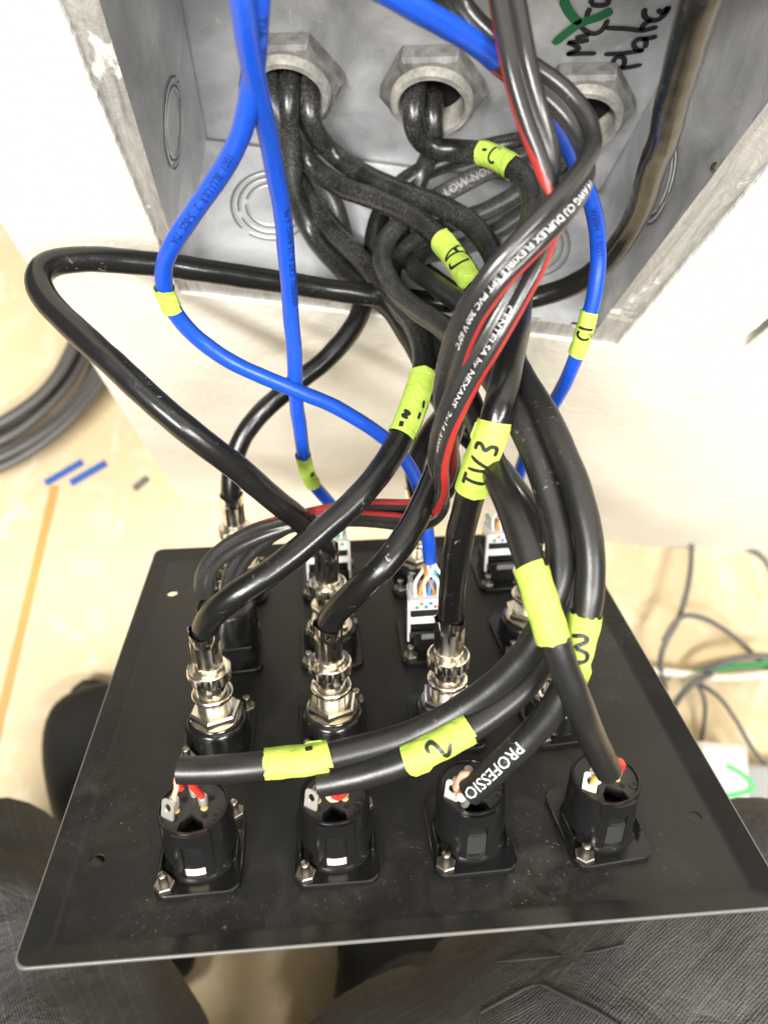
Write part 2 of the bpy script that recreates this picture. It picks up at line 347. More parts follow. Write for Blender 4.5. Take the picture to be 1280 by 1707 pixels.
class Path:
    def __init__(s, ctrl, step=0.002, smooth=8):
        s.p, s.par = spline(ctrl, step, smooth); n = len(s.p)
        s.t = [(s.p[min(i + 1, n - 1)] - s.p[max(i - 1, 0)]).normalized() for i in range(n)]
        s.s = [0.0]
        for i in range(1, n): s.s.append(s.s[-1] + (s.p[i] - s.p[i - 1]).length)
        u = s.t[0].orthogonal().normalized(); s.u = []
        for i in range(n):
            u = (u - s.t[i] * u.dot(s.t[i])).normalized(); s.u.append(u.copy())
    def frame(s, x):
        x = max(0.0, min(x, s.s[-1] - 1e-7)); lo, hi = 0, len(s.s) - 1
        while hi - lo > 1:
            md = (lo + hi) // 2
            if s.s[md] <= x: lo = md
            else: hi = md
        k = (x - s.s[lo]) / max(s.s[hi] - s.s[lo], 1e-9)
        p = s.p[lo].lerp(s.p[hi], k); t = s.t[lo].lerp(s.t[hi], k).normalized(); u = s.u[lo].lerp(s.u[hi], k)
        u = (u - t * u.dot(t)).normalized(); return p, t, u, t.cross(u)
    def near(s, u, v):
        best = None
        for i, p in enumerate(s.p):
            a, b, z = see(p); d = (a - u) ** 2 + (b - v) ** 2
            if best is None or d < best[0]: best = (d, s.s[i])
        return best[1]
def tube(mb, path, r, sides=14, s0=0.0, s1=None, mi=0, cap=True, jagged=0.0, step=None):
    s1 = path.s[-1] if s1 is None else s1
    n = max(2, int((s1 - s0) / (step or 0.0022))); base = len(mb.v)
    vs = []; fs = []
    for i in range(n + 1):
        for k in range(sides):
            a = 2 * math.pi * k / sides; x = s0 + (s1 - s0) * i / n
            if jagged and i in (0, n): x += random.uniform(-jagged, jagged)
            rr = r(x) if callable(r) else r * (1 + 0.012 * math.sin(x * 260 + 2 * a) + 0.008 * math.sin(x * 610 + 1.3))
            p, t, u, w = path.frame(x); vs.append(p + (u * math.cos(a) + w * math.sin(a)) * rr)
            mb.uv[base + len(vs) - 1] = (x, k / sides)
    for i in range(n):
        for k in range(sides):
            k2 = (k + 1) % sides; fs.append((i * sides + k, i * sides + k2, (i + 1) * sides + k2, (i + 1) * sides + k))
    if cap: fs.append(tuple(range(sides))[::-1]); fs.append(tuple(n * sides + k for k in range(sides)))
    mb.add(vs, fs, mi)
def simple_tube(name, ctrl, r, mt, parent=None, sides=8, step=0.0015, smooth=3):
    mb = MB(); p = Path(ctrl, step, smooth); tube(mb, p, r, sides, step=step); return mb.build(name, mt, parent, smooth=60)
def view_angle(path, x, off=0.0):
    """angle round the tube that faces the room above (towards the reader of the print)"""
    p, t, u, w = path.frame(x); d = CAMP - p; return math.atan2(d.dot(w), d.dot(u)) + math.radians(off)
FONT = {}
def text_mesh(txt):
    if txt in FONT: return FONT[txt]
    cu = bpy.data.curves.new('txt', 'FONT'); cu.body = txt; cu.resolution_u = 2; cu.align_x = 'CENTER'; cu.align_y = 'CENTER'
    o = bpy.data.objects.new('txt', cu); COL.objects.link(o)
    me = bpy.data.meshes.new_from_object(o.evaluated_get(bpy.context.evaluated_depsgraph_get())); bpy.data.objects.remove(o)
    bm = bmesh.new(); bm.from_mesh(me)
    for k in range(-4, 5): bmesh.ops.bisect_plane(bm, geom=bm.verts[:] + bm.edges[:] + bm.faces[:], plane_co=(0, k * 0.09, 0), plane_no=(0, 1, 0))
    bm.to_mesh(me); bm.free()
    vs = [(v.co.x, v.co.y) for v in me.vertices]; fs = [tuple(p.vertices) for p in me.polygons]
    bpy.data.meshes.remove(me); FONT[txt] = (vs, fs); return FONT[txt]
def wrap_text(path, r, txt, u, v, size, sign, mt, parent, off=0.0, name='printed_text', stretch=1.0, sx=None):
    vs, fs = text_mesh(txt); x0 = path.near(u, v) if sx is None else sx; a0 = view_angle(path, x0, off); out = []
    p, t, uu, w = path.frame(x0)
    for x, y in vs:
        # reading direction = sign * t ; up = outward x reading
        xx = x0 + sign * x * size * stretch
        p, t, uu, w = path.frame(xx)
        a = a0 - sign * (y * size) / r
        out.append(p + (uu * math.cos(a) + w * math.sin(a)) * (r + 0.00012))
    mb = MB(); mb.add(out, fs); return mb.build(name, mt, parent, smooth=0)
def stroke2d(pts, w, n=5):
    """ribbon of quads along a 2D polyline with round ends"""
    vs = []; fs = []
    P = [V((x, y, 0)) for x, y in pts]
    if len(P) == 2: P = [P[0].lerp(P[1], k / 10) for k in range(11)]
    elif len(P) > 2: P, _ = spline(P, step=max(w * 0.35, 1e-5), smooth=1)
    N_ = len(P)
    for i, p in enumerate(P):
        d = (P[min(i + 1, N_ - 1)] - P[max(i - 1, 0)]); d = d.normalized() if d.length else V((1, 0, 0)); q = V((-d.y, d.x, 0))
        k = 0.55 if i in (0, N_ - 1) else 1.0
        vs += [p + q * w / 2 * k, p - q * w / 2 * k]
    for i in range(N_ - 1): fs.append((2 * i, 2 * i + 1, 2 * i + 3, 2 * i + 2))
    return vs, fs
GL = {'T': [[(0, 1), (.7, 1)], [(.35, 1), (.35, 0)]], 'V': [[(0, 1), (.3, 0), (.65, 1)]], '3': [[(.05, .95), (.4, 1), (.5, .8), (.2, .55), (.5, .35), (.45, .08), (.05, .02)]],
      'C': [[(.6, .9), (.3, 1), (.05, .6), (.1, .15), (.4, 0), (.65, .15)]], '1': [[(.15, 1), (.15, 0)]], '2': [[(.05, .8), (.25, 1), (.5, .85), (.4, .5), (.05, .05), (.65, .0)]],
      'A': [[(0, 0), (.3, 1), (.6, 0)], [(.1, .4), (.5, .4)]], 'M': [[(0, 0), (.1, 1), (.35, .4), (.6, 1), (.7, 0)]], '-': [[(.05, .5), (.45, .55)]], '~': [[(0, .3), (.2, .7), (.4, .3), (.6, .7)]], ' ': []}
def hand(path, r, word, u, v, size, sign, parent, off=0.0, pen=0.0011, mt=None, rot=0.0, name='handwriting', adv=0.75):
    """felt-pen characters wrapped on the tape"""
    mb = MB(); x0 = path.near(u, v); a0 = view_angle(path, x0, off); wtot = adv * len(word)
    for i, ch in enumerate(word):
        for st in GL[ch]:
            pts = []
            for x, y in st:
                X = (i * adv - wtot / 2 + x) * size; Y = (y - 0.5) * size
                pts.append((X * math.cos(rot) - Y * math.sin(rot) + random.uniform(-1, 1) * size * .03, X * math.sin(rot) + Y * math.cos(rot) + random.uniform(-1, 1) * size * .03))
            vs, fs = stroke2d(pts, pen); out = []
            for q in vs:
                p, t, uu, w = path.frame(x0 + sign * q.x); a = a0 - sign * q.y / r
                out.append(p + (uu * math.cos(a) + w * math.sin(a)) * (r + 0.00082))
            mb.add(out, fs)
    return mb.build(name, mt or M['ink'], parent, smooth=0)
def tape(path, r, a, b, parent, label=None, flag=0):
    s0, s1 = sorted((path.near(*a), path.near(*b))); mb = MB()
    ph = random.uniform(0, 6)
    tube(mb, path, lambda x: r + 0.00028 + 0.00010 * math.sin(x * 900 + ph), 22, s0, s1, jagged=0.0005, cap=False, step=0.0014)
    a0 = view_angle(path, (s0 + s1) / 2, random.uniform(-8, 8)); nn = max(3, int((s1 - s0) / 0.0016)); vs = []; ka = 12   # the overlapping outer turn with its cut edge
    skew = random.uniform(-0.0012, 0.0012); e0 = math.radians(random.uniform(38, 58)); e1 = math.radians(-125)
    for i in range(nn + 1):
        for k in range(ka + 1):
            f = k / ka; a = a0 + e0 + (e1 - e0) * f + (math.sin(i * 1.9 + ph) * 0.03 if k == 0 else 0)
            x = s0 - 0.0003 + (s1 - s0 + 0.0006) * i / nn + skew * (1 - f); p, t, u, w = path.frame(x)
            vs.append(p + (u * math.cos(a) + w * math.sin(a)) * (r + 0.00062 + 0.00008 * math.sin(x * 700 + 3 * a + ph) + (0.00022 if k == 0 else 0) - (0.0003 if k == ka else 0)))
    mb.add(vs, [(i * (ka + 1) + k, i * (ka + 1) + k + 1, (i + 1) * (ka + 1) + k + 1, (i + 1) * (ka + 1) + k) for i in range(nn) for k in range(ka)])
    if flag:                                                     # loose torn end of the tape
        x = s1 if flag > 0 else s0; p, t, u, w = path.frame(x - 0.004 * (1 if flag > 0 else -1)); aa = view_angle(path, x, -75 if flag > 0 else 75)
        d = u * math.cos(aa) + w * math.sin(aa); e = t * (1 if flag > 0 else -1); q = d.cross(t)
        mb.add([p + d * (r * 0.9) - e * 0.004, p + d * (r + 0.0012) - e * 0.001, p + d * (r + 0.0010) + e * 0.0030, p + d * (r * 0.95) + e * 0.0045, p + d * (r + 0.001) + q * 0.001], [(0, 1, 2, 3)])
    o = mb.build('tape_label', M['tape'], parent, smooth=50)
    if label: o['label'] = label
    return o
# ------------------------------------------------------------------ galvanised wall box
BY = 0.2525
bx = tag(empty('junction_box'), 'galvanised steel junction box open in the wall, marker writing inside', 'junction box')
bx.location = (0.017, WY, zb)
off = V((0.017, WY, zb))
def bpart(name, mb, mt, **k):
    for i, p in enumerate(mb.v): mb.v[i] = p - off
    return mb.build(name, mt, bx, **k)
def bxp(name, x0, x1, y0, y1, z0, z1, mt):
    q = MB(); q.box(x0, x1, y0, y1, z0, z1); return bpart(name, q, mt, smooth=0)
bxp('back_panel', xl - 0.0015, xr + 0.0015, BY, BY + 0.0015, zb - 0.0015, zt + 0.0015, M['galv'])
# side, bottom and top panels, slightly hammered sheets
def sheet(name, o, du, dv, nu, nv, th, amp):
    q = MB(); nrm = V(du).cross(V(dv)).normalized(); vs = []
    for j in range(nv + 1):
        for i in range(nu + 1):
            p = V(o) + V(du) * (i / nu) + V(dv) * (j / nv); edge = min(i, nu - i, j, nv - j) == 0
            vs.append(p + nrm * (0 if edge else random.uniform(-amp, amp)))
    q.add(vs, [(j * (nu + 1) + i, j * (nu + 1) + i + 1, (j + 1) * (nu + 1) + i + 1, (j + 1) * (nu + 1) + i) for j in range(nv) for i in range(nu)])
    return bpart(name, q, M['galv'], smooth=180)
sheet('side_panel', (xl, WY - 0.001, zb), (0, BY - WY, 0), (0, 0, zt - zb), 5, 12, .001, 0.0003)
sheet('side_panel', (xr, WY - 0.001, zb), (0, BY - WY, 0), (0, 0, zt - zb), 5, 12, .001, 0.0003)
sheet('bottom_panel', (xl, WY - 0.001, zb), (xr - xl, 0, 0), (0, BY - WY, 0), 14, 5, .001, 0.0004)
sheet('top_panel', (xl, WY - 0.001, zt), (xr - xl, 0, 0), (0, BY - WY, 0), 12, 5, .001, 0.0003)
fy0, fy1 = WY - 0.0008, WY + 0.0004
bxp('flange', xl - 0.016, xl, fy0, fy1, zb - 0.016, zt + 0.016, M['flange'])
bxp('flange', xr, xr + 0.017, fy0, fy1, zb - 0.016, zt + 0.016, M['flange'])
bxp('flange', xl + 0.0002, xr - 0.0002, fy0 + 0.0002, fy1 + 0.0002, zb - 0.016, zb, M['flange'])
bxp('flange', xl + 0.0002, xr - 0.0002, fy0 + 0.0002, fy1 + 0.0002, zt, zt + 0.016, M['flange'])
def knockout(c, ax, ay, radii, parent_name='knockout'):
    """concentric punched rings, each with two uncut bridges"""
    q = MB(); ax = V(ax); ay = V(ay); nn = ax.cross(ay)
    for j, r_ in enumerate(radii):
        for k0 in range(2):
            a0 = math.pi * k0 + 0.5 * j + 0.12; n = 22
            pts = [(a0 + (math.pi - 0.24) * k / n) for k in range(n + 1)]
            for dr, mi, hz in ((0.0, 0, 0.0006), (0.0011, 1, 0.0003)):
                vs = []
                for a in pts:
                    for q_r, hh in ((r_ + dr - .00045, 0.0002), (r_ + dr, hz), (r_ + dr + .00045, 0.0002)):
                        vs.append(V(c) + (ax * math.cos(a) + ay * math.sin(a)) * q_r + nn * hh)
                q.add(vs, [(3 * k + i, 3 * k + i + 1, 3 * k + i + 4, 3 * k + i + 3) for k in range(n) for i in range(2)], mi)
    return bpart('knockout', q, [M['galv'], M['greybit']], smooth=60)
R3 = (0.0105, 0.0140, 0.0172)
for u, v in ((452, 342), (886, 402)):
    c = on_z(u, v, zb); knockout((c.x, c.y, zb + 0.0002), (1, 0, 0), (0, 1, 0), R3)
for u, v, x, ax in ((290, 205, xl + 0.0003, (0, 1, 0)), (1098, 300, xr - 0.0003, (0, -1, 0))):
    d = ray(u, v); c = CAMP + d * (x / d.x); knockout((x, min(c.y, 0.224), c.z), ax, (0, 0, 1), (0.0120, 0.0150))
# small side screw in the right panel
q = MB(); q.lathe([(0.0016, 0), (0.0016, .0006), (0.001, .0012)], 10)
sc = bpart('rivet', q, M['steel']); d = ray(1192, 278); c = CAMP + d * (xr / d.x)
sc.location = c - off; sc.rotation_euler = (0, -math.pi / 2, 0)
for i_ in range(len(sc.data.vertices)): sc.data.vertices[i_].co += off
# handwriting on the back panel
def back_strokes(name, strokes, w, mt):
    q = MB()
    for st in strokes:
        pts = []
        for x, y in st:
            p = on_y(860 + x / 3.048, y / 3.048, BY); pts.append((p.x, p.z))
        vs, fs = stroke2d(pts, w); q.add([(p.x, BY - 0.0003, p.y) for p in vs], fs)
    return bpart(name, q, mt, smooth=0)
back_strokes('green_mark', [[(235, -20), (275, 60), (325, 112)], [(190, 215), (250, 165), (330, 108), (420, 78), (490, 42)]], 0.0036, M['green_ink']).location.y = -0.0002
back_strokes('handwriting', [[(408, 266), (330, 266), (256, 271)], [(256, 271), (322, 240), (268, 212), (262, 209)], [(262, 209), (330, 205), (372, 196)], [(300, 188), (345, 176), (378, 168)],
    [(335, 88), (322, 110), (342, 142), (392, 166), (432, 152), (462, 105), (455, 96)], [(462, 70), (400, 90), (362, 78), (372, 45), (380, 35)], [(380, 15), (420, 22), (466, 12), (470, -12), (430, -30), (390, -18), (380, 15)],
    [(495, 345), (560, 338), (640, 323)], [(520, 343), (492, 318), (510, 285), (545, 285), (550, 320), (530, 342)], [(448, 270), (540, 265), (650, 250)],
    [(650, 250), (612, 245), (598, 215), (625, 190), (660, 200), (655, 240)], [(640, 192), (690, 185), (718, 178)], [(455, 136), (560, 140), (645, 148), (720, 130)], [(632, 150), (650, 118), (690, 95)],
    [(655, 35), (652, 75), (690, 98), (730, 90), (770, 45), (775, 25)], [(720, 40), (745, 62), (770, 28)]], 0.0021, M['ink'])
# ------------------------------------------------------------------ conduit locknuts on the back of the box
BUSH = []
def bushing(u, v, label, hole_r=0.0135, a0=0.2):
    c = on_y(u, v, BY - 0.011)
    e = empty('conduit_bushing', (c.x, BY, c.z)); e.rotation_euler = (math.pi / 2, 0, 0)
    tag(e, label, 'bushing', 'conduit bushings at the back of the box')
    q = MB()                                                       # hexagonal nut with chamfer and a bore
    def ringed(prof, n, a):
        q.lathe(prof, n, a0=a, cap=False)
    ri = hole_r + 0.0030
    ringed([(0.0222, 0.0002), (0.0222, 0.0060), (0.0208, 0.0076), (0.0188, 0.0080), (ri, 0.0082), (ri, 0.0002)], 6 * 6, a0)
    for i, p in enumerate(q.v):                                    # pull the outer loop to a rounded hexagon
        r0 = math.hypot(p.x, p.y)
        if r0 > 0.0200:
            a = (math.atan2(p.y, p.x) - a0) % (math.pi / 3) - math.pi / 6
            k = 0.0194 / math.cos(a) / 0.0222; k = min(k, 1.0); p.x *= k; p.y *= k
    q.build('locknut', M['bush'], e, smooth=30)
    q = MB(); q.lathe([(ri + .0008, 0.004), (ri + .0006, 0.0105), (ri - 0.0004, 0.0118), (hole_r + .0004, 0.0118), (hole_r - .0006, 0.0105), (hole_r - .0008, -0.002), (ri, -0.002)], 40, cap=False)
    q.build('ring', M['bushring'], e, smooth=50)
    q = MB(); q.lathe([(hole_r - .0008, 0.001), (hole_r - .0008, 0.0006)], 32); q.build('conduit_opening', M['dark'], e, smooth=0)
    BUSH.append(V((c.x, BY, c.z))); return e
bushing(482, 157, 'grey conduit bushing left of the others, two black cables hanging out')
bushing(719, 176, 'middle grey conduit bushing with a single black cable bent out of it')
bushing(968, 204, 'right conduit bushing below the marker writing, half behind the speaker cable')
# ------------------------------------------------------------------ connector panel
PR = Matrix(((0.989, -0.072, -0.130), (0.144, 0.682, 0.717), (0.037, -0.728, 0.685)))
px_, py_ = 42.436, 49.185
def ortho(R):
    x = R.col[0].normalized(); y = (R.col[1] - x * R.col[1].dot(x)).normalized(); z = x.cross(y)
    return Matrix((x, y, z)).transposed()
PR = ortho(PR); PO = V((-0.0298, -0.0485, -0.2645)) + CAMP
PM = Matrix.Translation(PO) @ PR.to_4x4()
def pl(x, y, z): return PO + PR @ V((x * .001, y * .001, z * .001))   # panel millimetres -> world
pan = empty('connector_panel', mat=PM)
tag(pan, 'square black metal connector panel with upturned rim, lying across the lap', 'panel')
X0, X1, Y0, Y1 = -38.5, 165.8, -26.0, 173.6
def rr(x0, x1, y0, y1, r, seg=5):
    out = []
    for q_, (cx, cy) in enumerate(((x1 - r, y1 - r), (x0 + r, y1 - r), (x0 + r, y0 + r), (x1 - r, y0 + r))):
        for k in range(seg + 1):
            a = math.pi / 2 * (q_ + k / seg); out.append((cx + r * math.cos(a), cy + r * math.sin(a)))
    return out
holes = []
for hx, hy in ((-33, .4), (160.7, .5), (-32.8, 145.5), (160.7, 145.5)):
    holes.append([(hx + 2.55 * math.cos(a * math.pi / 12), hy + 2.55 * math.sin(a * math.pi / 12)) for a in range(24)])
ps = flat_with_holes('plate', [[(x * .001, y * .001) for x, y in rr(X0, X1, Y0, Y1, 2.0)]] + [[(x * .001, y * .001) for x, y in h] for h in holes], 0.0012, M['panel'])
ps.parent = pan; ps.location = (0, 0, -0.0006)
q = MB(); prof = [(0, 0.0), (0.8, 0.12), (1.8, 0.5), (7.6, 2.9), (8.1, 2.75), (8.2, 2.35), (7.9, 1.9), (2.2, -0.6), (1.0, -1.1), (0, -1.2)]
loops = [[(x, y, z) for x, y in rr(X0 - a, X1 + a, Y0 - a, Y1 + a, 2.0 + a * 0.25)] for a, z in prof]
n = len(loops[0])
q.add(sum(loops, []), [(i * n + k, i * n + (k + 1) % n, (i + 1) * n + (k + 1) % n, (i + 1) * n + k) for i in range(len(prof) - 1) for k in range(n)])
q.build('rim', M['panel'], pan, 0.001, smooth=28)
# worn bare edge line of the rim
q = MB(); prof = [(7.7, 2.96), (8.0, 2.96), (8.3, 2.7), (8.32, 1.95), (8.1, 1.8)]
loops = [[(x, y, z) for x, y in rr(X0 - a, X1 + a, Y0 - a, Y1 + a, 2.0 + a * 0.25)] for a, z in prof]
q.add(sum(loops, []), [(i * n + k, i * n + (k + 1) % n, (i + 1) * n + (k + 1) % n, (i + 1) * n + k) for i in range(len(prof) - 1) for k in range(n)])
M['edge'] = mat('worn_paint_edge', (0.10, 0.096, 0.09), 0.34)
q.build('rim_edge', M['edge'], pan, 0.001, smooth=60)

def cell(r, c, rot=0.0): return PM @ Matrix.Translation((c * px_ * .001, r * py_ * .001, 0)) @ Matrix.Rotation(rot, 4, 'Z')
def flange_part(e, sx=1):
    q = MB(); q.rrect(0, 0, 26, 31, 4.2, 0.05, 2.2, 0.35); fo = q.build('flange', M['bplastic'], e, 0.001, smooth=40)
    for (x, y) in ((-9.6 * sx, -12.2), (9.6 * sx, 12.2)):
        q = MB(); q.lathe([(1.45, 2.3)] + [(1.45 - (0.14 if k % 2 else 0), 2.3 + 0.35 * k) for k in range(1, 17)] + [(1.2, 8.3)], 12, (x, y)); s_ = q.build('screw', M['steel'], e, 0.001, smooth=60)
        q = MB(); q.lathe([(3.0, 2.2), (3.2, 2.4), (3.2, 3.9), (2.85, 4.25), (1.45, 4.25)], 6, (x, y), a0=0.4 + x); q.build('nut', M['steel'], s_, 0.001, smooth=20)
    return fo
# ---- microphone sockets
def make_xlr(latch):
    e = empty('microphone_socket')
    flange_part(e)
    q = MB(); q.lathe([(12.1, 2.0), (12.0, 3.2), (11.6, 4.2), (11.2, 5.0), (10.75, 22.4), (10.55, 22.9), (10.0, 22.9), (9.75, 22.5), (9.7, 18)], 48, cap=False)
    q.build('shell', M['bplastic'], e, 0.001, smooth=35)
    # raised front panel with latch window
    q = MB()
    def arc_panel(x0, x1, z0, z1, r0, r1, mi=0):
        n = 8; vs = []; a0 = math.asin(x0 / r0); a1 = math.asin(x1 / r0)
        for i in range(n + 1):
            a = a0 + (a1 - a0) * i / n
            for rr_, zz in ((r0, z0), (r0, z1), (r1, z1), (r1, z0)): vs.append((rr_ * math.sin(a), -rr_ * math.cos(a), zz))
        fs = [(4 * i + k, 4 * i + (k + 1) % 4, 4 * i + 4 + (k + 1) % 4, 4 * i + 4 + k) for i in range(n) for k in range(4)] + [(0, 1, 2, 3), (4 * n + 3, 4 * n + 2, 4 * n + 1, 4 * n)]
        q.add(vs, fs, mi)
    arc_panel(-5.6, 5.6, 17.6, 22.3, 11.7, 10.2); arc_panel(-5.6, -3.1, 3.0, 17.6, 11.7, 10.2); arc_panel(3.1, 5.6, 3.0, 17.6, 11.7, 10.2)
    q.build('front_plate', M['bplastic'], e, 0.001, smooth=30)
    q = MB(); arc_panel(-3.1, 3.1, 2.6, 17.6, 10.85, 10.0); q.build('latch_window', M['dark'], e, 0.001, smooth=30)
    q = MB()
    if latch == 'cream': arc_panel(-2.9, 2.9, 4.6, 7.8, 11.25, 10.6); lm = M['cream']
    else: arc_panel(-2.9, 2.9, 5.6, 13.4, 11.3, 10.6); arc_panel(-2.3, 2.6, 13.8, 14.4, 11.35, 10.6); lm = M['insert']
    q.build('latch', lm, e, 0.001, smooth=30)
    # rear insert disc with the house-shaped notch
    pts = []
    for k in range(61):
        a = -math.pi / 2 + 0.42 + (2 * math.pi - 0.84) * k / 60; pts.append((9.6 * math.cos(a), 9.6 * math.sin(a)))
    pts += [(-3.4, -5.4), (-2.6, -4.9), (-1.8, -3.7), (-0.4, -2.4), (1.2, -3.9), (2.2, -5.0), (3.2, -5.4)]
    q = MB(); q.prism(pts, 18.5, 22.1); ins = q.build('insert', M['insert'], e, 0.001, smooth=30)
    q = MB(); q.lathe([(9.6, 14.0), (9.6, 14.6)], 32); q.build('notch_floor', M['dark'], e, 0.001, smooth=0)
    for x, y in ((-5.0, -4.3), (3.7, -4.0), (-3.0, 2.6), (5.2, 2.4)):
        q = MB(); q.lathe([(1.05, 22.0), (1.05, 22.16)], 14, (x, y)); q.build('hole', M['dark'], ins, 0.001, smooth=0)
    for x, y, h in ((-5.0, -1.2, 27.6), (-0.2, 4.2, 25.6), (3.3, -1.0, 27.2)):
        q = MB(); q.lathe([(0.75, 21.8), (0.8, h - 3.6), (1.35, h - 3.2), (1.5, h - 0.6), (1.3, h), (0.9, h), (0.8, h - 1.0)], 14, (x, y)); c_ = q.build('solder_cup', M['tin'], e, 0.001, smooth=40)
        q = MB(); q.lathe([(1.25, 22.0), (1.1, 22.4), (0.8, 22.8)], 12, (x, y)); q.build('flux', M['flux'], c_, 0.001, smooth=60)
    # ground tab with its eye
    g = flat_with_holes('ground_tab', [rr(-0.0016, 0.0016, 0, 0.0048, 0.0005, 2), [(0.0008 * math.cos(a * math.pi / 8), 0.0030 + 0.0010 * math.sin(a * math.pi / 8)) for a in range(16)]], 0.0005, M['tin'])
    g.scale = (1.35, 1.4, 1.4); g.parent = e; g.location = (-0.0072, -0.0040, 0.0216); g.rotation_euler = (math.radians(72), 0, math.radians(-28))
    # small raised arc on the insert edge
    q = MB(); q.lathe([(1.5, 22.0), (1.5, 22.5), (1.1, 22.5), (1.1, 22.0)], 16, (7.4, -4.2), cap=False); q.build('boss', M['insert'], e, 0.001, smooth=40)
    for k in (-1, 1):
        q = MB(); q.box(k * 11.2 - 0.5, k * 11.2 + 0.5, -7.5, 2, 2.0, 6.0, b=0.3); q.build('rib', M['bplastic'], e, 0.001)
    return e
XL = ['black microphone socket with cream latch at the left end of the front row',
      'black microphone socket with cream latch, cable marked 2 soldered over it',
      'black microphone socket with dark latch and PROFESSIO cable soldered to it',
      'black microphone socket at the right end of the front row, red and silver contact']
xa = make_xlr('cream'); xb = make_xlr('dark')
for i, o in enumerate((xa, link_copy(xa, Matrix()), xb, link_copy(xb, Matrix()))):
    o.matrix_world = cell(0, i, (0.02, 0.0, 0.03, 0.10)[i]); tag(o, XL[i], 'audio socket', 'microphone sockets in the front row')
def flange_text(o, txt):
    vs, fs = text_mesh(txt); q = MB(); q.add([(8.0 + x * 3.2, -11.5 + y * 3.2, 2.24) for x, y in vs], fs); q.build('number', M['greyprint'], o, 0.001, smooth=0)
# ---- BNC sockets (the plugs belong to the cables)
def make_bnc():
    e = empty('coax_socket'); flange_part(e)
    q = MB(); q.lathe([(11.9, 2.0), (11.6, 3.4), (11.3, 8.6), (10.9, 10.4), (10.0, 11.2), (8.6, 11.3)], 44); q.build('housing', M['bplastic'], e, 0.001, smooth=40)
    q = MB(); q.lathe([(9.3, 11.3), (9.3, 12.3), (8.6, 12.35)], 40); q.build('washer', M['nickel'], e, 0.001)
    q = MB(); q.lathe([(8.6, 12.4), (9.35, 12.9), (9.35, 15.0), (8.5, 15.7), (6.2, 15.7)], 6, a0=0.35); q.build('hex_nut', M['nickel'], e, 0.001, smooth=20)
    q = MB(); q.lathe([(6.0, 15.6)] + [(6.15 if k % 2 else 5.75, 15.8 + 0.33 * k) for k in range(17)] + [(5.9, 21.4), (7.2, 21.6), (7.45, 22.1), (7.45, 23.0), (7.0, 23.5), (4.9, 23.5), (4.9, 27.5)], 40); q.build('threaded_barrel', M['nickel'], e, 0.001, smooth=50)
    return e
def plug(parent, mtx):
    """BNC plug, part of the cable"""
    q = MB(); q.lathe([(5.3, 24.2), (5.35, 29.6), (6.3, 29.8)], 36); p = q.build('plug', M['nickel'], parent, 0.001, smooth=40); p.matrix_local = parent.matrix_world.inverted() @ mtx
    def sub(q, name, mt, **k): return q.build(name, mt, p, 0.001, **k)
    q = MB(); nk = 38; prof = [(7.3, 29.7), (7.85, 30.1), (7.85, 33.6), (7.6, 34.1)]
    vs = []; fs = []
    for i, (r_, z_) in enumerate(prof):
        for k in range(2 * nk):
            a = math.pi * k / nk; rr_ = r_ - (0.34 if (k % 2 and i in (1, 2)) else 0); vs.append((rr_ * math.cos(a), rr_ * math.sin(a), z_))
    m2 = 2 * nk
    for i in range(3):
        for k in range(m2): fs.append((i * m2 + k, i * m2 + (k + 1) % m2, (i + 1) * m2 + (k + 1) % m2, (i + 1) * m2 + k))
    q.add(vs, fs); q.lathe([(7.6, 34.1), (7.2, 34.5), (6.9, 34.3), (5.2, 34.0)], 48, cap=False); q.lathe([(5.2, 29.6), (7.3, 29.7)], 40, cap=False)
    sub(q, 'knurled_collar', M['nickel'], smooth=22)
    q = MB(); q.box(-1.1, 1.1, -6.1, -5.0, 24.6, 27.0, b=0.2); sub(q, 'bayonet_slot', M['steel'])
    q = MB(); q.lathe([(5.25, 33.8), (5.25, 35.6), (4.9, 36.0), (4.5, 36.0)], 32, cap=False); sub(q, 'neck', M['nickel'], smooth=40)
    # crimped hex ferrule with flared torn mouth
    q = MB(); vs = []; fs = []; nn = 36
    prof = [(4.75, 35.6, 0.35), (4.75, 37.0, 0.9), (4.75, 45.0, 1.0), (4.95, 46.4, 0.5), (5.15, 48.2, 0.1), (5.5, 50.6, 0.0), (5.1, 50.4, 0.0), (4.6, 46.5, 0.0)]
    for i, (r_, z_, hx) in enumerate(prof):
        for k in range(nn):
            a = 2 * math.pi * k / nn; b = (a % (math.pi / 3)) - math.pi / 6; rh = r_ * 0.93 / math.cos(b); rr_ = r_ * (1 - hx) + rh * hx + (0.28 * hx if k % 6 == 0 else 0)
            dz = 0
            if i in (4, 5, 6): rr_ += 0.35 * math.sin(3 * a + .6) * (i != 4) + 0.15 * math.sin(7 * a); dz = 0.7 * math.sin(2 * a + 1) * (i != 4)
            vs.append((rr_ * math.cos(a), rr_ * math.sin(a), z_ + dz))
    for i in range(len(prof) - 1):
        for k in range(nn): fs.append((i * nn + k, i * nn + (k + 1) % nn, (i + 1) * nn + (k + 1) % nn, (i + 1) * nn + k))
    q.add(vs, fs); sub(q, 'crimp_ferrule', M['nickel'], smooth=25)
    return p
BN = {(1, 0): 'coax socket at the left end of the second row, bare nickel nut and plug', (1, 1): 'second-row coax socket, second from the left, behind the tape marked 1',
      (1, 2): 'second-row coax socket under the cable with tape marked TV3', (1, 3): 'second-row coax socket at the right, hidden by the crossing thick cables',
      (2, 1): 'third-row coax socket fed by the black cable that loops far left', (2, 3): 'third-row coax socket at the right, behind the blank lime tape',
      (3, 0): 'coax socket in the back left corner of the panel', (3, 2): 'back-row coax socket beside the blue cable with bared colour wires'}
b0 = None
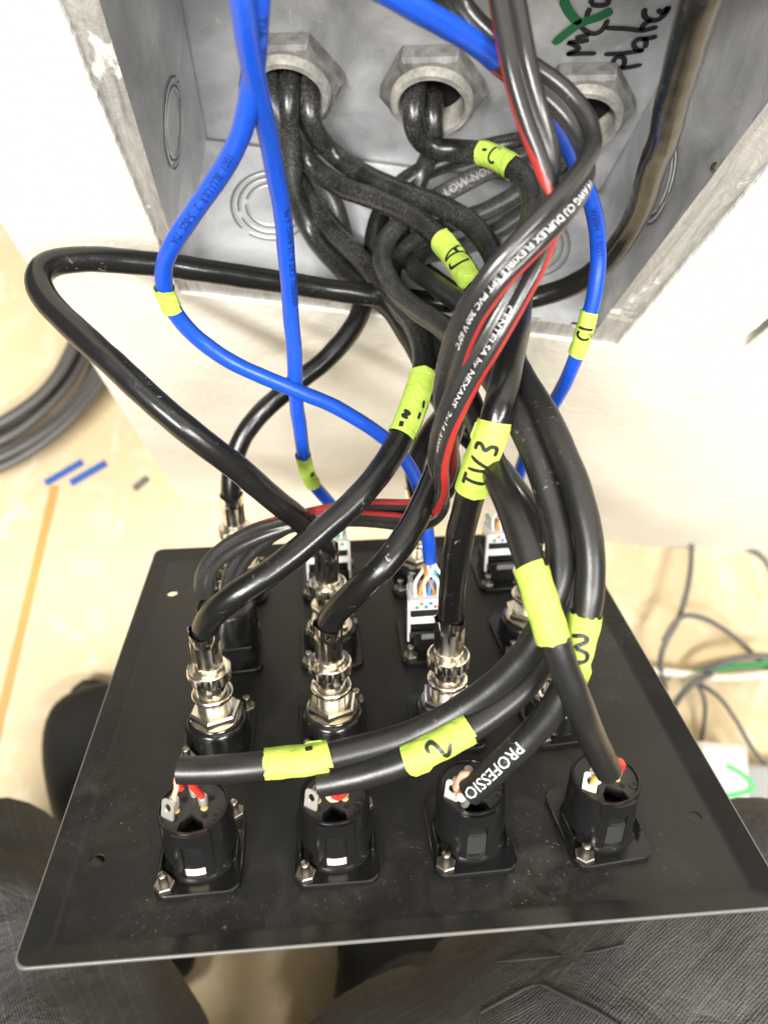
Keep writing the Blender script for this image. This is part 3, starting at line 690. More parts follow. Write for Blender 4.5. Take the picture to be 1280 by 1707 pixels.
for k, lb in BN.items():
    if b0 is None: b0 = make_bnc(); o = b0
    else: o = link_copy(b0, Matrix())
    o.matrix_world = cell(*k, 0.03 * k[1]); tag(o, lb, 'coax socket', 'coax sockets on the panel')
# ---- network jacks
def make_jack():
    e = empty('network_jack'); flange_part(e)
    q = MB(); q.box(-9.8, 9.8, -9.0, 10.0, 2.0, 12.5, b=0.5); q.box(-9.0, 9.0, -7.2, 8.0, 12.5, 23.2, b=0.4); q.build('housing', M['bplastic'], e, 0.001)
    q = MB(); q.box(-9.4, 9.4, -8.3, 5.0, 23.2, 28.2, b=0.4); q.build('wire_block', M['white'], e, 0.001)
    q = MB(); q.box(-8.8, 8.8, -8.45, -7.2, 20.3, 23.3); q.build('slot', M['dark'], e, 0.001, smooth=0)
    q = MB(); q.box(-9.4, 9.4, -8.6, -7.0, 16.6, 20.2, b=0.35); q.build('clip_bar', M['white'], e, 0.001)
    for s_ in (-1, 1):
        q = MB(); q.box(s_ * 9.8 - .6, s_ * 9.8 + .6, -8.5, -6.0, 7.5, 28.0, b=0.25); q.build('clip_leg', M['white'], e, 0.001)
    q = MB(); q.box(-4.6, 4.6, -9.2, -8.9, 9.0, 11.6); q.build('release_slot', M['greybit'], e, 0.001, smooth=0)
    cs = ['w_green', 'w_orange', 'w_blue', 'w_blue', 'w_brown', 'w_white', 'w_orange', 'w_green']
    for i, c in enumerate(cs):
        q = MB(); q.box(-7.4 + i * 1.9, -5.8 + i * 1.9, -8.36, -8.25, 24.2 + (i % 2) * 1.7, 25.8 + (i % 2) * 1.7); q.build('colour_code', M[c], e, 0.001, smooth=0)
    q = MB(); q.box(-8.8, 8.8, -1.0, 5.0, 28.2, 29.6, b=0.3); q.box(-8.8, -7.0, -1, 5, 29.5, 32.4, b=.2); q.box(7.0, 8.8, -1, 5, 29.5, 32.4, b=.2); q.build('cap', M['clear'], e, 0.001)
    return e
jk = make_jack()
for i, (k, lb) in enumerate({(2, 2): 'third-row network jack with orange, white and blue wires splayed on top', (3, 1): 'back-row network jack behind the crossing black cables, left of centre', (3, 3): 'network jack in the back right corner, half behind a black cable'}.items()):
    o = jk if i == 0 else link_copy(jk, Matrix()); o.matrix_world = cell(*k, 0.02); tag(o, lb, 'network jack', 'network jacks on the panel')
# ---- speaker socket
sp_ = empty('speaker_socket'); flange_part(sp_)
q = MB(); q.lathe([(12.7, 2.0), (12.5, 4), (12.2, 25.4), (11.9, 26), (11.2, 26), (11.0, 25.2), (10.8, 22)], 44, cap=False); q.build('shell', M['bplastic'], sp_, 0.001, smooth=35)
q = MB(); q.lathe([(10.9, 20), (10.9, 24.6)], 40); q.build('insert', M['insert'], sp_, 0.001)
q = MB(); q.box(-9, 9, -12.9, -11.2, 6, 12, b=.4); q.build('side_rib', M['bplastic'], sp_, 0.001)
for i, (x, y) in enumerate(((-6.5, 1), (6.2, 3), (-1, 7), (1.5, -5.5))):
    q = MB(); q.box(x - 1.4, x + 1.4, y - .35, y + .35, 24.4, 32.5, b=.12); q.build('terminal', M['nickel'], sp_, 0.001)
sp_.matrix_world = cell(2, 0, 0.1); tag(sp_, 'black round speaker socket with metal terminals behind the left coax plug', 'speaker socket')
# ------------------------------------------------------------------ cables
def cable(name, label, cat, ctrl, r, mt, group=None, sides=16):
    P = Path(ctrl); e = empty(name, ctrl[0]); tag(e, label, cat, group)
    mb = MB(); tube(mb, P, r, sides)
    o = ctrl[0]
    for i, p in enumerate(mb.v): mb.v[i] = p - o
    mb.build('jacket', mt, e, smooth=60)
    return e, P
def fix(o, e):                                                      # world-space mesh -> child of e
    if o.parent is not e: o.parent = e
    return o
class Keep:                                                         # parent world-space meshes without moving them
    def __init__(s, e): s.e = e
def adopt(o, e):
    o.parent = e; o.matrix_parent_inverse = Matrix.Translation(e.location).inverted(); return o
def T(P, r, a, b, e, **k): t = tape(P, r, a, b, None, **k); return adopt(t, e)
def Hn(P, r, word, u, v, size, sign, t, e, **k):
    o = hand(P, r, word, u, v, size, sign, None, **k); o.parent = t; return o
def bmouth(i, dx=0, dz=0, out=0.0):
    b = BUSH[i]; return V((b.x + dx * .001, b.y - 0.0105 - out, b.z + dz * .001))
def into(i, dx, dz): b = BUSH[i]; return V((b.x + dx * .001, b.y + 0.05, b.z + dz * .001))
RC, RM, RB = 0.0045, 0.0040, 0.00275
def bnc_start(r, c):                                                # cable leaves the ferrule along the panel normal
    x, y = c * px_, r * py_; return [pl(x, y, 42), pl(x, y, 47), pl(x, y, 51)]
def coax(cell_, label, pts, ends=(), r=RC, mk='coax'):
    st = bnc_start(*cell_); e, P = cable('coax_cable', label, 'cable', st + pts + list(ends), r, M[mk], 'black coax cables')
    bpy.context.view_layer.update()
    plug(e, cell(*cell_, 0.4 * cell_[1])); return e, P
A_ = at
# --- second row
e, P = coax((1, 0), 'black coax cable from the left second-row plug, tape halfway with black flecks',
    [A_(375, 1005, 250), A_(440, 962, 249), A_(510, 908, 251), A_(600, 828, 256), A_(655, 755, 262), A_(690, 680, 268), A_(708, 610, 276), A_(695, 550, 290), A_(655, 495, 310), A_(605, 435, 326), A_(545, 375, 338), A_(503, 310, 342), A_(486, 245, 330)], [bmouth(0, -6, -7, .004), into(0, -5.5, -6)])
t = T(P, RC, (668, 722), (705, 622), e); Hn(P, RC, '--', 690, 690, 0.006, 1, t, e, off=35, pen=.0009); Hn(P, RC, '-~', 676, 712, 0.005, 1, t, e, off=-20, pen=.0014)
e, P = coax((1, 1), 'black coax cable from the second-row plug second from left, tape lettered CA near the box',
    [A_(585, 995, 252), A_(640, 942, 246), A_(690, 872, 249), A_(728, 790, 255), A_(757, 700, 258), A_(788, 615, 262), A_(806, 540, 272), A_(790, 475, 285), A_(752, 420, 300), A_(700, 368, 312), A_(640, 336, 320), A_(570, 312, 326), A_(512, 268, 332)], [A_(468, 203, 317), bmouth(0, -8.3, 1.5, .001), into(0, -8, 1.5)])
t = T(P, RC, (742, 402), (785, 485), e); Hn(P, RC, 'CA', 764, 445, 0.0085, 1, t, e, off=10, pen=.0012)
e, P = coax((1, 2), 'black coax cable with tape marked TV3, running up to the middle bushing',
    [A_(760, 935, 243), A_(783, 825, 226), A_(808, 755, 216), A_(835, 665, 211), A_(855, 570, 222), A_(866, 480, 246), A_(880, 395, 275), A_(888, 335, 292), A_(868, 287, 304), A_(822, 258, 313), A_(765, 249, 321), A_(716, 244, 322), A_(693, 224, 317)], [A_(688, 196, 311), bmouth(1, -7.5, 3, -.002), into(1, -6.5, 5)])
t = T(P, RC, (788, 815), (822, 708), e, flag=1); Hn(P, RC, 'TV3', 808, 764, 0.0056, 1, t, e, off=2, pen=.0011, adv=0.95)
t = T(P, RC, (800, 254), (858, 281), e); Hn(P, RC, '-C', 830, 262, 0.006, -1, t, e, off=10, pen=.0010)
e, P = coax((1, 3), 'black coax cable running hidden behind the thick cables to the right second-row plug',
    [A_(950, 975, 268), A_(948, 890, 262), A_(928, 805, 256), A_(895, 715, 252), A_(862, 625, 254), A_(846, 540, 266), A_(838, 470, 280), A_(812, 405, 296), A_(768, 360, 308), A_(700, 330, 318), A_(620, 298, 326), A_(555, 255, 332), A_(520, 208, 319)], [bmouth(0, 8, -1, .001), into(0, 7.5, -.5)])
# --- third and fourth row
e, P = coax((2, 1), 'long black coax cable looping far out to the left and up the right side',
    [A_(535, 905, 296), A_(500, 868, 284), A_(420, 800, 262), A_(300, 706, 245), A_(190, 606, 246), A_(95, 518, 252), A_(60, 470, 256), A_(72, 443, 260), A_(120, 431, 266), A_(210, 434, 276), A_(320, 448, 288), A_(440, 466, 301), A_(560, 484, 315), A_(690, 500, 324), A_(800, 505, 328), A_(900, 494, 326), A_(985, 457, 312), A_(1045, 385, 285), A_(1085, 290, 242), A_(1115, 190, 205), A_(1142, 90, 180), A_(1168, 0, 162), A_(1190, -80, 152), A_(1200, -200, 160)], mk='coaxl')
e, P = coax((2, 3), 'black coax cable dropping onto the plug behind the blank lime tape',
    [A_(896, 868, 306), A_(868, 825, 300), A_(825, 772, 296), A_(772, 715, 294), A_(722, 645, 298), A_(688, 570, 308), A_(640, 505, 322), A_(575, 452, 334), A_(520, 390, 342), A_(490, 318, 332), A_(484, 232, 321)], [bmouth(0, 0, 2.2, .003), into(0, 0, 3)])
e, P = coax((3, 0), 'black coax cable rising from the back left plug behind the blue cables',
    [A_(386, 790, 342), A_(396, 745, 340), A_(432, 690, 338), A_(485, 645, 336), A_(540, 600, 335), A_(588, 548, 335), A_(612, 490, 337), A_(620, 430, 339), A_(628, 375, 338), A_(655, 322, 336), A_(715, 280, 334), A_(800, 252, 332), A_(890, 232, 324), A_(950, 216, 308)], [bmouth(2, -5, -5, .001), into(2, -4, -3)])
e, P = coax((3, 2), 'black coax cable going up behind the twisted speaker cable from the back row',
    [A_(690, 800, 344), A_(700, 748, 338), A_(728, 705, 330), A_(765, 662, 320), A_(790, 600, 314), A_(784, 535, 316), A_(745, 480, 322), A_(698, 448, 330), A_(668, 415, 336), A_(672, 360, 336), A_(698, 300, 336), A_(722, 250, 328)], [bmouth(1, 1, -6, .001), into(1, 2, -2)])
# --- microphone cables: from the right bushing to the front row
def mic(label, pts, ends):
    return cable('microphone_cable', label, 'cable', pts + list(ends), RM, M['mic'], 'thick microphone cables')
e1, P1 = mic('thick matte black cable ending over the left front socket, lime tape near its end',
    [A_(298, 1284, 216), A_(330, 1286, 216), A_(400, 1280, 215), A_(492, 1270, 216), A_(600, 1250, 218), A_(690, 1222, 218), A_(775, 1180, 216), A_(845, 1125, 212), A_(895, 1060, 207), A_(926, 985, 204), A_(934, 910, 205), A_(918, 830, 208), A_(886, 745, 212), A_(846, 665, 220), A_(800, 600, 236), A_(750, 556, 258), A_(700, 520, 280), A_(655, 478, 300), A_(637, 432, 312), A_(650, 390, 320), A_(700, 346, 326), A_(770, 306, 326), A_(850, 268, 324), A_(930, 235, 315)],
    [bmouth(2, -8, -3, .001), into(2, -7, 0)])
t = T(P1, RM, (438, 1276), (546, 1262), e1, flag=1); Hn(P1, RM, '-', 516, 1262, 0.0055, 1, t, e1, off=-40, pen=.0014)
e2, P2 = mic('thick matte black microphone cable with lime tape marked 2',
    [A_(530, 1306, 217), A_(560, 1302, 217), A_(620, 1288, 216), A_(700, 1260, 214), A_(775, 1222, 213), A_(850, 1170, 215), A_(905, 1105, 219), A_(938, 1035, 223), A_(956, 960, 226), A_(956, 890, 228), A_(940, 820, 230), A_(908, 740, 234), A_(870, 665, 240), A_(825, 600, 252), A_(775, 560, 272), A_(722, 532, 292), A_(672, 498, 312), A_(652, 455, 326), A_(680, 410, 333), A_(740, 376, 336), A_(812, 350, 337), A_(892, 298, 334), A_(950, 250, 322)],
    [bmouth(2, -4, -9, .001), into(2, -3, -5)])
t = T(P2, RM, (672, 1268), (788, 1214), e2, flag=-1); Hn(P2, RM, '2', 728, 1243, 0.0062, 1, t, e2, off=4, pen=.0012, rot=0.9)
e3, P3 = mic('thick matte black cable printed PROFESSIO with lime tape marked 3',
    [A_(782, 1322, 222), A_(806, 1302, 220), A_(850, 1260, 216), A_(900, 1210, 212), A_(938, 1155, 208), A_(966, 1080, 204), A_(982, 1000, 201), A_(985, 925, 201), A_(972, 850, 202), A_(944, 770, 206), A_(906, 690, 213), A_(866, 620, 226), A_(820, 560, 246), A_(772, 512, 270), A_(722, 470, 296), A_(690, 446, 316), A_(716, 422, 330), A_(772, 412, 340), A_(842, 376, 343), A_(912, 318, 340), A_(968, 262, 328)],
    [bmouth(2, 1, -8, .001), into(2, 1, -4)])
t = T(P3, RM, (983, 1022), (958, 1132), e3, flag=-1); Hn(P3, RM, '3', 966, 1066, 0.0075, 1, t, e3, off=14, pen=.0012, rot=-1.35)
tx = wrap_text(P3, RM, 'PROFESSIO', 828, 1283, 0.0048, -1, M['print'], None); adopt(tx, e3)
tx = wrap_text(P2, RM, 'PROFESSIONAL', 946, 850, 0.0042, 1, M['greyprint'], None, off=0); adopt(tx, e2)
tx = wrap_text(P1, RM, 'IONAL LOW NOISE', 760, 322, 0.0048, 1, M['greyprint'], None, off=0); adopt(tx, e1)
e4, P4 = mic('thick dusty black cable with a blank lime tape, ending at the right front socket',
    [A_(1014, 1286, 222), A_(1000, 1258, 217), A_(975, 1205, 206), A_(945, 1130, 198), A_(918, 1050, 194), A_(892, 970, 195), A_(866, 890, 200), A_(838, 815, 210), A_(812, 745, 224), A_(788, 680, 242), A_(762, 625, 262), A_(735, 580, 282), A_(705, 545, 300), A_(668, 520, 318), A_(625, 492, 331), A_(590, 450, 340), A_(575, 395, 345), A_(560, 340, 344), A_(520, 280, 336)],
    [bmouth(0, 2.4, -7.6, .001), into(0, 2.2, -6)])
T(P4, RM, (925, 1066), (882, 958), e4)
# bared conductors at the sockets
def cw(e, name, pts, r, mt, lab=None):
    o = simple_tube(name, pts, r, M[mt], None); adopt(o, e)
    if lab: o['label'] = lab
    return o
def x_(c, x, y, z): return pl(c * px_ + x, y, z)
cw(e1, 'conductor', [A_(306, 1287, 217), A_(296, 1296, 219), A_(293, 1306, 221), A_(302, 1314, 224)], .0011, 'w_red')
cw(e1, 'conductor', [A_(302, 1290, 217), A_(292, 1298, 218), A_(296, 1312, 221), A_(291, 1322, 224), x_(0, -5.0, -1.2, 27.2)], .0008, 'w_pink')
cw(e1, 'conductor', [A_(312, 1296, 218), A_(322, 1314, 221), A_(332, 1322, 224), x_(0, 3.3, -0.9, 26.9)], .0010, 'w_red')
cw(e2, 'conductor', [A_(540, 1308, 218), A_(548, 1328, 222), A_(558, 1338, 224), A_(568, 1322, 224), A_(560, 1305, 220)], .0011, 'w_pink')
cw(e2, 'conductor', [A_(548, 1306, 217), A_(562, 1334, 222), A_(576, 1322, 224), x_(1, 3.3, -0.9, 26.8)], .0010, 'w_red')
cw(e2, 'conductor', [A_(534, 1308, 217), A_(532, 1322, 222), x_(1, -5.0, -1.2, 26.8)], .0008, 'w_copper')
cw(e3, 'conductor', [A_(788, 1316, 222), A_(786, 1296, 222), A_(779, 1286, 222), A_(768, 1300, 225), A_(762, 1318, 229), x_(2, -5.0, -1.2, 26.8)], .0015, 'w_pink')
cw(e3, 'conductor', [A_(786, 1320, 221), A_(772, 1322, 223), A_(768, 1330, 227), x_(2, -3.5, 0.6, 24.0)], .0017, 'w_white')
cw(e3, 'conductor', [A_(784, 1318, 220), A_(772, 1317, 221), A_(768, 1319, 223)], .0009, 'w_red')
cw(e3, 'conductor', [A_(784, 1324, 222), A_(778, 1336, 226), A_(774, 1342, 230)], .0012, 'tin')
cw(e4, 'conductor', [A_(1016, 1278, 220), A_(1024, 1270, 221), A_(1034, 1274, 225), x_(3, 3.4, -0.8, 27.0)], .0016, 'w_red')
cw(e4, 'conductor', [A_(1006, 1290, 223), A_(998, 1300, 228), A_(992, 1304, 233)], .0012, 'w_white')
cw(e4, 'conductor', [A_(1002, 1288, 223), A_(992, 1298, 229), A_(988, 1306, 234)], .0010, 'w_yellow')
# --- blue network cables
def blue(label, pts): return cable('network_cable', label, 'cable', pts, RB, M['blue'], 'blue network cables', sides=14)
j3 = lambda r, c, x, y, z: pl(c * px_ + x, r * py_ + y, z)
eb1, PB1 = blue('blue network cable hanging nearly straight down with a crumpled lime tape near its end',
    [j3(3, 1, 1, 2, 34), A_(566, 862, 346), A_(545, 834, 336), A_(522, 806, 324), A_(506, 762, 308), A_(497, 700, 290), A_(492, 620, 272), A_(484, 500, 252), A_(470, 360, 225), A_(445, 220, 196), A_(420, 100, 174), A_(402, 0, 160), A_(392, -90, 152), A_(396, -220, 165)])
t = T(PB1, RB, (498, 762), (520, 806), eb1); Hn(PB1, RB, '~', 510, 784, .004, 1, t, eb1, off=30, pen=.0008)
eb2, PB2 = blue('blue network cable bowing out to the left, plain lime tape at the bend',
    [j3(2, 2, 0, 3, 40), A_(714, 900, 306), A_(706, 840, 302), A_(690, 790, 298), A_(655, 742, 292), A_(590, 696, 284), A_(500, 652, 274), A_(400, 612, 264), A_(320, 556, 254), A_(278, 500, 244), A_(272, 448, 234), A_(305, 378, 220), A_(360, 302, 206), A_(402, 222, 192), A_(422, 130, 180), A_(428, 50, 170), A_(432, -40, 162), A_(436, -200, 168)])
T(PB2, RB, (271, 482), (286, 512), eb2)
tx = wrap_text(PB2, RB, '1001  BLU-ULR  2 · 5-B2S  TIA', 345, 325, 0.0030, -1, M['darkprint'], None, off=0); adopt(tx, eb2)
tx = wrap_text(PB2, RB, 'TIA  TIP', 432, 60, 0.0030, -1, M['darkprint'], None, off=25); adopt(tx, eb2)
tx = wrap_text(PB1, RB, 'VERIFIED  CAT 6  23 AWG  4 PR', 478, 420, 0.0027, 1, M['darkprint'], None, off=35); adopt(tx, eb1)
eb3, PB3 = blue('blue network cable on the right with lime tape marked C1',
    [j3(3, 3, 0, 3, 36), A_(846, 850, 352), A_(862, 800, 340), A_(882, 745, 322), A_(912, 690, 302), A_(944, 630, 284), A_(974, 560, 270), A_(992, 490, 262), A_(996, 420, 256), A_(988, 350, 246), A_(965, 280, 232), A_(925, 205, 214), A_(860, 130, 196), A_(765, 52, 178), A_(660, -5, 164), A_(560, -60, 156), A_(440, -140, 160)])
t = T(PB3, RB, (985, 514), (967, 590), eb3); Hn(PB3, RB, 'C1', 979, 548, 0.0042, 1, t, eb3, off=2, pen=.0009)
tx = wrap_text(PB3, RB, 'WBBH  1 005T', 992, 385, 0.0030, -1, M['darkprint'], None, off=5); adopt(tx, eb3)
# splayed pairs above the third-row jack and the back right jack
def splay(e, r, c, n0):
    cols = ['w_white', 'w_orange', 'w_white', 'w_blue', 'w_brown', 'w_white', 'w_green', 'w_white'][:n0]
    for i, cn in enumerate(cols):
        x = -6.6 + i * 1.88; s_ = (i % 4 - 1.5) * 0.8
        cw(e, 'conductor', [j3(r, c, s_ * .7, 4 + (i % 2), 41), j3(r, c, s_ * 2.4, 0.5 - (i % 3), 37.5), j3(r, c, x * 0.9 + (1 if i % 2 else -1), -2.4, 33.0), j3(r, c, x, -3.8, 30.6), j3(r, c, x, -4.6, 28.0)], .0007, cn)
splay(eb2, 2, 2, 8); splay(eb1, 3, 1, 8); splay(eb3, 3, 3, 8)
# ------------------------------------------------------------------ twin speaker cables
def zipcable(label, ctrl, a=0.00205, rl=0.00225):
    pts = [A_(u, v, z) for u, v, z, f in ctrl]; rolls = [f for *_, f in ctrl]
    P = Path(pts); n = len(P.p); e = empty('speaker_cable', pts[0]); tag(e, label, 'cable', 'red striped speaker cables')
    # outline of the pair: lobe 1 left, lobe 2 right with the stripe on its outer edge
    sec = []; K = 11
    c0 = math.acos(min(0.98, a / rl)) + 0.05
    for k in range(K): an = c0 + (2 * math.pi - 2 * c0) * k / (K - 1); sec.append((-a + rl * math.cos(an), rl * math.sin(an), 0))
    for k in range(K):
        an = -math.pi + c0 + (2 * math.pi - 2 * c0) * k / (K - 1); sec.append((a + rl * math.cos(an), rl * math.sin(an), 1 if -0.6 < an < 1.0 else 0))
    m = len(sec); mb = MB(); fr = []
    wp = None
    for i in range(n):
        p = P.p[i]; t = P.t[i]; nv = (CAMP - p); nv = (nv - t * nv.dot(t)).normalized(); w = nv.cross(t)
        q = P.par[i]; k = min(int(q), len(rolls) - 2); ph = math.radians(rolls[k] + (rolls[k + 1] - rolls[k]) * (q - k))
        fr.append((w * math.cos(ph) + nv * math.sin(ph), nv * math.cos(ph) - w * math.sin(ph)))
    for _ in range(6): fr = [fr[0]] + [tuple((fr[i - 1][j] + fr[i][j] * 2 + fr[i + 1][j]).normalized() for j in (0, 1)) for i in range(1, n - 1)] + [fr[-1]]
    o0 = pts[0]; vs = []; fs = []; ms = []
    for i in range(n):
        W_, N_ = fr[i]
        for x, y, s_ in sec: vs.append(P.p[i] + W_ * x + N_ * y - o0); mb.uv[len(vs) - 1] = (P.s[i], 0)
    mb.v = vs
    for i in range(n - 1):
        for k in range(m):
            k2 = (k + 1) % m; mb.f.append([i * m + k, i * m + k2, (i + 1) * m + k2, (i + 1) * m + k]); mb.m.append(1 if sec[k][2] and sec[k2][2] else 0)
    mb.f.append(list(range(m))[::-1]); mb.m.append(0); mb.f.append([(n - 1) * m + k for k in range(m)]); mb.m.append(0)
    mb.build('jacket', [M['zip'], M['zipred']], e, smooth=70)
    return e, P, fr, a, rl
def ziptext(z, txt, u, v, size, lobe=1, sign=1, mt='print', ang=108, st=1.0):
    e, P, fr, a, rl = z; vs, fs = text_mesh(txt); x0 = P.near(u, v); out = []
    for x, y in vs:
        xx = x0 + sign * x * size * st; p, t, *_ = P.frame(xx); q = min(max(xx, 0), P.s[-1] - 1e-6); i = max(k for k in range(len(P.s)) if P.s[k] <= q); i = min(i, len(P.s) - 2); kk = (q - P.s[i]) / (P.s[i + 1] - P.s[i]); W_ = fr[i][0].lerp(fr[i + 1][0], kk).normalized(); N_ = fr[i][1].lerp(fr[i + 1][1], kk).normalized()
        an = math.radians(ang) - sign * y * size / rl
        out.append(p + W_ * (lobe * a + (rl + .0001) * math.cos(an)) + N_ * ((rl + .0001) * math.sin(an)))
    mb = MB(); mb.add(out, fs); o = mb.build('printed_text', M[mt], None, smooth=0); adopt(o, e); return o
zA = zipcable('grey black speaker cable with red edge printed CENTELSA BY NEXANS',
    [(868, -230, 176, 185), (838, -60, 176, 185), (846, 10, 176, 180), (866, 120, 178, 172), (893, 210, 182, 160), (915, 285, 186, 120), (915, 350, 189, 60), (895, 420, 188, 25), (858, 495, 191, 20), (812, 570, 195, 22), (770, 640, 202, 28), (741, 710, 210, 45), (730, 770, 222, 60), (735, 820, 240, 90), (728, 855, 258, 125), (696, 873, 272, 130), (640, 866, 282, 122), (560, 864, 288, 125), (480, 872, 292, 145), (410, 898, 296, 190), (360, 930, 300, 200), (340, 965, 306, 200), (342, 995, 314, 200)])
zB = zipcable('dusty grey speaker cable with red edge printed DUPLEX FLEXIBLE, bent round at the right',
    [(640, -260, 170, 170), (700, -90, 164, 165), (748, 0, 184, 160), (800, 62, 186, 160), (860, 110, 190, 170), (925, 152, 192, 180), (968, 198, 192, 195), (985, 245, 190, 235), (968, 300, 185, 320), (915, 362, 181, 355), (850, 432, 182, 380), (795, 505, 188, 384), (758, 580, 198, 390), (742, 655, 212, 400), (748, 725, 228, 440), (752, 780, 246, 465), (738, 825, 262, 485), (690, 847, 276, 485), (620, 845, 284, 480), (540, 856, 290, 485), (470, 876, 296, 505), (420, 912, 302, 550), (390, 950, 306, 560), (384, 985, 312, 560)])
ziptext(zA, 'CENTELSA by NEXANS  2x14 AWG', 778, 628, 0.0026, 1, 1, st=1.12)
ziptext(zB, '14 AWG CU DUPLEX FLEXIBLE SPT PVC 300 V 60°C', 856, 428, 0.0025, 1, 1, st=0.95)
for e_, pts_, c_n in ((zA[0], [A_(342, 992, 314), A_(346, 1000, 318), pl(-6.5, 2 * py_ + 1, 31)], 'w_copper'), (zB[0], [A_(384, 984, 312), A_(384, 990, 315), pl(-1, 2 * py_ + 7, 31)], 'w_copper')):
    cw(e_, 'conductor', pts_, .0013, c_n)
# ------------------------------------------------------------------ things on the floor behind
def floor_pt(u, v, z=0.004): return on_z(u, v, z)
# coil of grey cable at the left
cc = floor_pt(-95, 528, 0.01); mb = MB(); pts = []
for k in range(12 * 14):
    a = 2 * math.pi * k / 14 + 0.4; turn = k // 14
    rr_ = (0.128, 0.154, 0.134, 0.168, 0.141, 0.131, 0.162, 0.147, 0.174, 0.138, 0.151, 0.158)[turn] + random.uniform(-.002, .002)
    pts.append(V((cc.x + rr_ * math.cos(a), cc.y + rr_ * math.sin(a), 0.005 + (turn % 5) * 0.008 + random.uniform(0, .004))))
P = Path(pts, 0.006, 4); tube(mb, P, 0.0041, 10, step=0.006)
o = mb.build('cable_coil', M['coil'], smooth=60); tag(o, 'coil of dark grey cable lying on the floor at the left edge', 'cable coil')
# loose strand tail of the coil
def floor_wire(label, uvs, r, mt, z=None):
    pts = [floor_pt(u, v, r + 0.001 + (zz if len(q_) > 2 else 0)) for q_ in uvs for (u, v, zz) in [(*q_, 0)[:3]]]
    o = simple_tube('loose_wire', pts, r, mt, step=0.005); tag(o, label, 'wire', 'loose wires on the floor at the right'); return o
floor_wire('dark thin wire standing up from the wall edge and bending down to the panel side', [(1153, 903, .02), (1150, 960, .03), (1132, 1030, .03), (1104, 1080, .03), (1100, 1110, .02), (1108, 1150, .0)], 0.0026, M['thin'])
floor_wire('grey thin wire forking right from the upright wire', [(1105, 1070, .03), (1135, 1026, .04), (1165, 1028, .04), (1205, 1048, .03), (1250, 1085, .01), (1285, 1120, 0)], 0.0024, M['thin'])
floor_wire('grey wire curving in at the far right edge under the wall', [(1240, 912, .02), (1268, 926, .03), (1290, 960, .03), (1288, 1010, .01)], 0.0028, M['thin'])
floor_wire('thick white wire running to the right edge', [(1085, 1118, .012), (1140, 1124, .012), (1200, 1130, .012), (1300, 1122, .012)], 0.0040, M['thinw'])
floor_wire('green wire lying just above the white wire', [(1095, 1128, .004), (1160, 1120, .006), (1220, 1112, .012), (1300, 1104, .012)], 0.0026, M['thing'])
floor_wire('dark wire lying over the green one at the right', [(1170, 1118, .02), (1210, 1104, .03), (1250, 1094, .03), (1300, 1096, .03)], 0.0030, M['thin'])
floor_wire('grey wire bending from the white wire towards the panel edge', [(1185, 1124, .02), (1160, 1136, .025), (1138, 1155, .02), (1118, 1185, .01)], 0.0030, M['thin'])
floor_wire('thin teal grey wire dropping straight from the white wire', [(1160, 1138, .02), (1174, 1160, .02), (1175, 1195, .012), (1168, 1240, .0)], 0.0020, M['thin'])
floor_wire('thin grey wire arching down to the white box', [(1165, 1140, .02), (1195, 1158, .03), (1225, 1198, .03), (1252, 1245, .02), (1290, 1295, 0)], 0.0020, M['thin'])
# white box with a green stroke
c = floor_pt(1235, 1290, 0.04); q = MB(); q.box(-0.040, 0.006, -0.032, 0.024, -0.03, 0.014, b=0.004)
wb = empty('white_box', (c.x, c.y, 0.0305)); tag(wb, 'small white box with a green stroke beside the panel at the right', 'box'); q.build('case', M['white'], wb)
vs, fs = stroke2d([(-0.016, 0.006), (-0.002, 0.000), (0.008, -0.010), (-0.004, -0.016), (-0.02, -0.02)], 0.004); q = MB(); q.add([(p.x, p.y, 0.0145) for p in vs], fs)
M['lime'] = mat('bright_green_print', (0.08, 0.55, 0.16), 0.5); q.build('green_stroke', M['lime'], wb, smooth=0)
q = MB(); q.box(0.012, 0.07, -0.05, 0.008, -0.030, -0.006, b=0.003); o = q.build('grey_case', M['clear']); o.location = (c.x, c.y, 0.0305); tag(o, 'grey box end next to the white box at the right edge', 'box')
# floor bits
def scrap(name, label, cat, a, b, w, mt, h=0.0012, grp=None):
    p0, p1 = floor_pt(*a, 0), floor_pt(*b, 0); d = (p1 - p0); q = MB(); l = d.length
    q.box(0, l, -w / 2, w / 2, 0.0006, h, b=0.0002); o = q.build(name, mt); o.location = p0; o.rotation_euler = (0, 0, math.atan2(d.y, d.x)); tag(o, label, cat, grp)
scrap('tape_strip', 'blue tape strip on the floor, left one of two', 'tape', (76, 806), (138, 770), 0.0068, M['bluetape'])
scrap('tape_strip', 'blue tape strip on the floor, right one of two', 'tape', (118, 806), (177, 772), 0.0072, M['bluetape'])
scrap('scrap', 'small dark grey scrap on the floor below the big cable loop', 'scrap', (224, 816), (246, 798), 0.006, M['greybit'], .003)
scrap('floor_tape', 'orange brown line of tape running down the floor at the left', 'tape', (92, 810), (-30, 1330), 0.0075, M['batten'], .0009)
for (u, v, r_, lb) in ((470, 812, .004, 'left dark crumb'), (494, 822, .003, 'small dark crumb'), (522, 826, .005, 'right dark crumb')):
    q = MB(); q.lathe([(r_, 0.0003), (r_ * 1.1, 0.002), (r_ * .6, 0.004)], 7); o = q.build('crumb', M['greybit']); o.location = floor_pt(u, v, 0); tag(o, lb + ' on the floor under the box, behind the plugs', 'debris', 'crumbs on the floor')
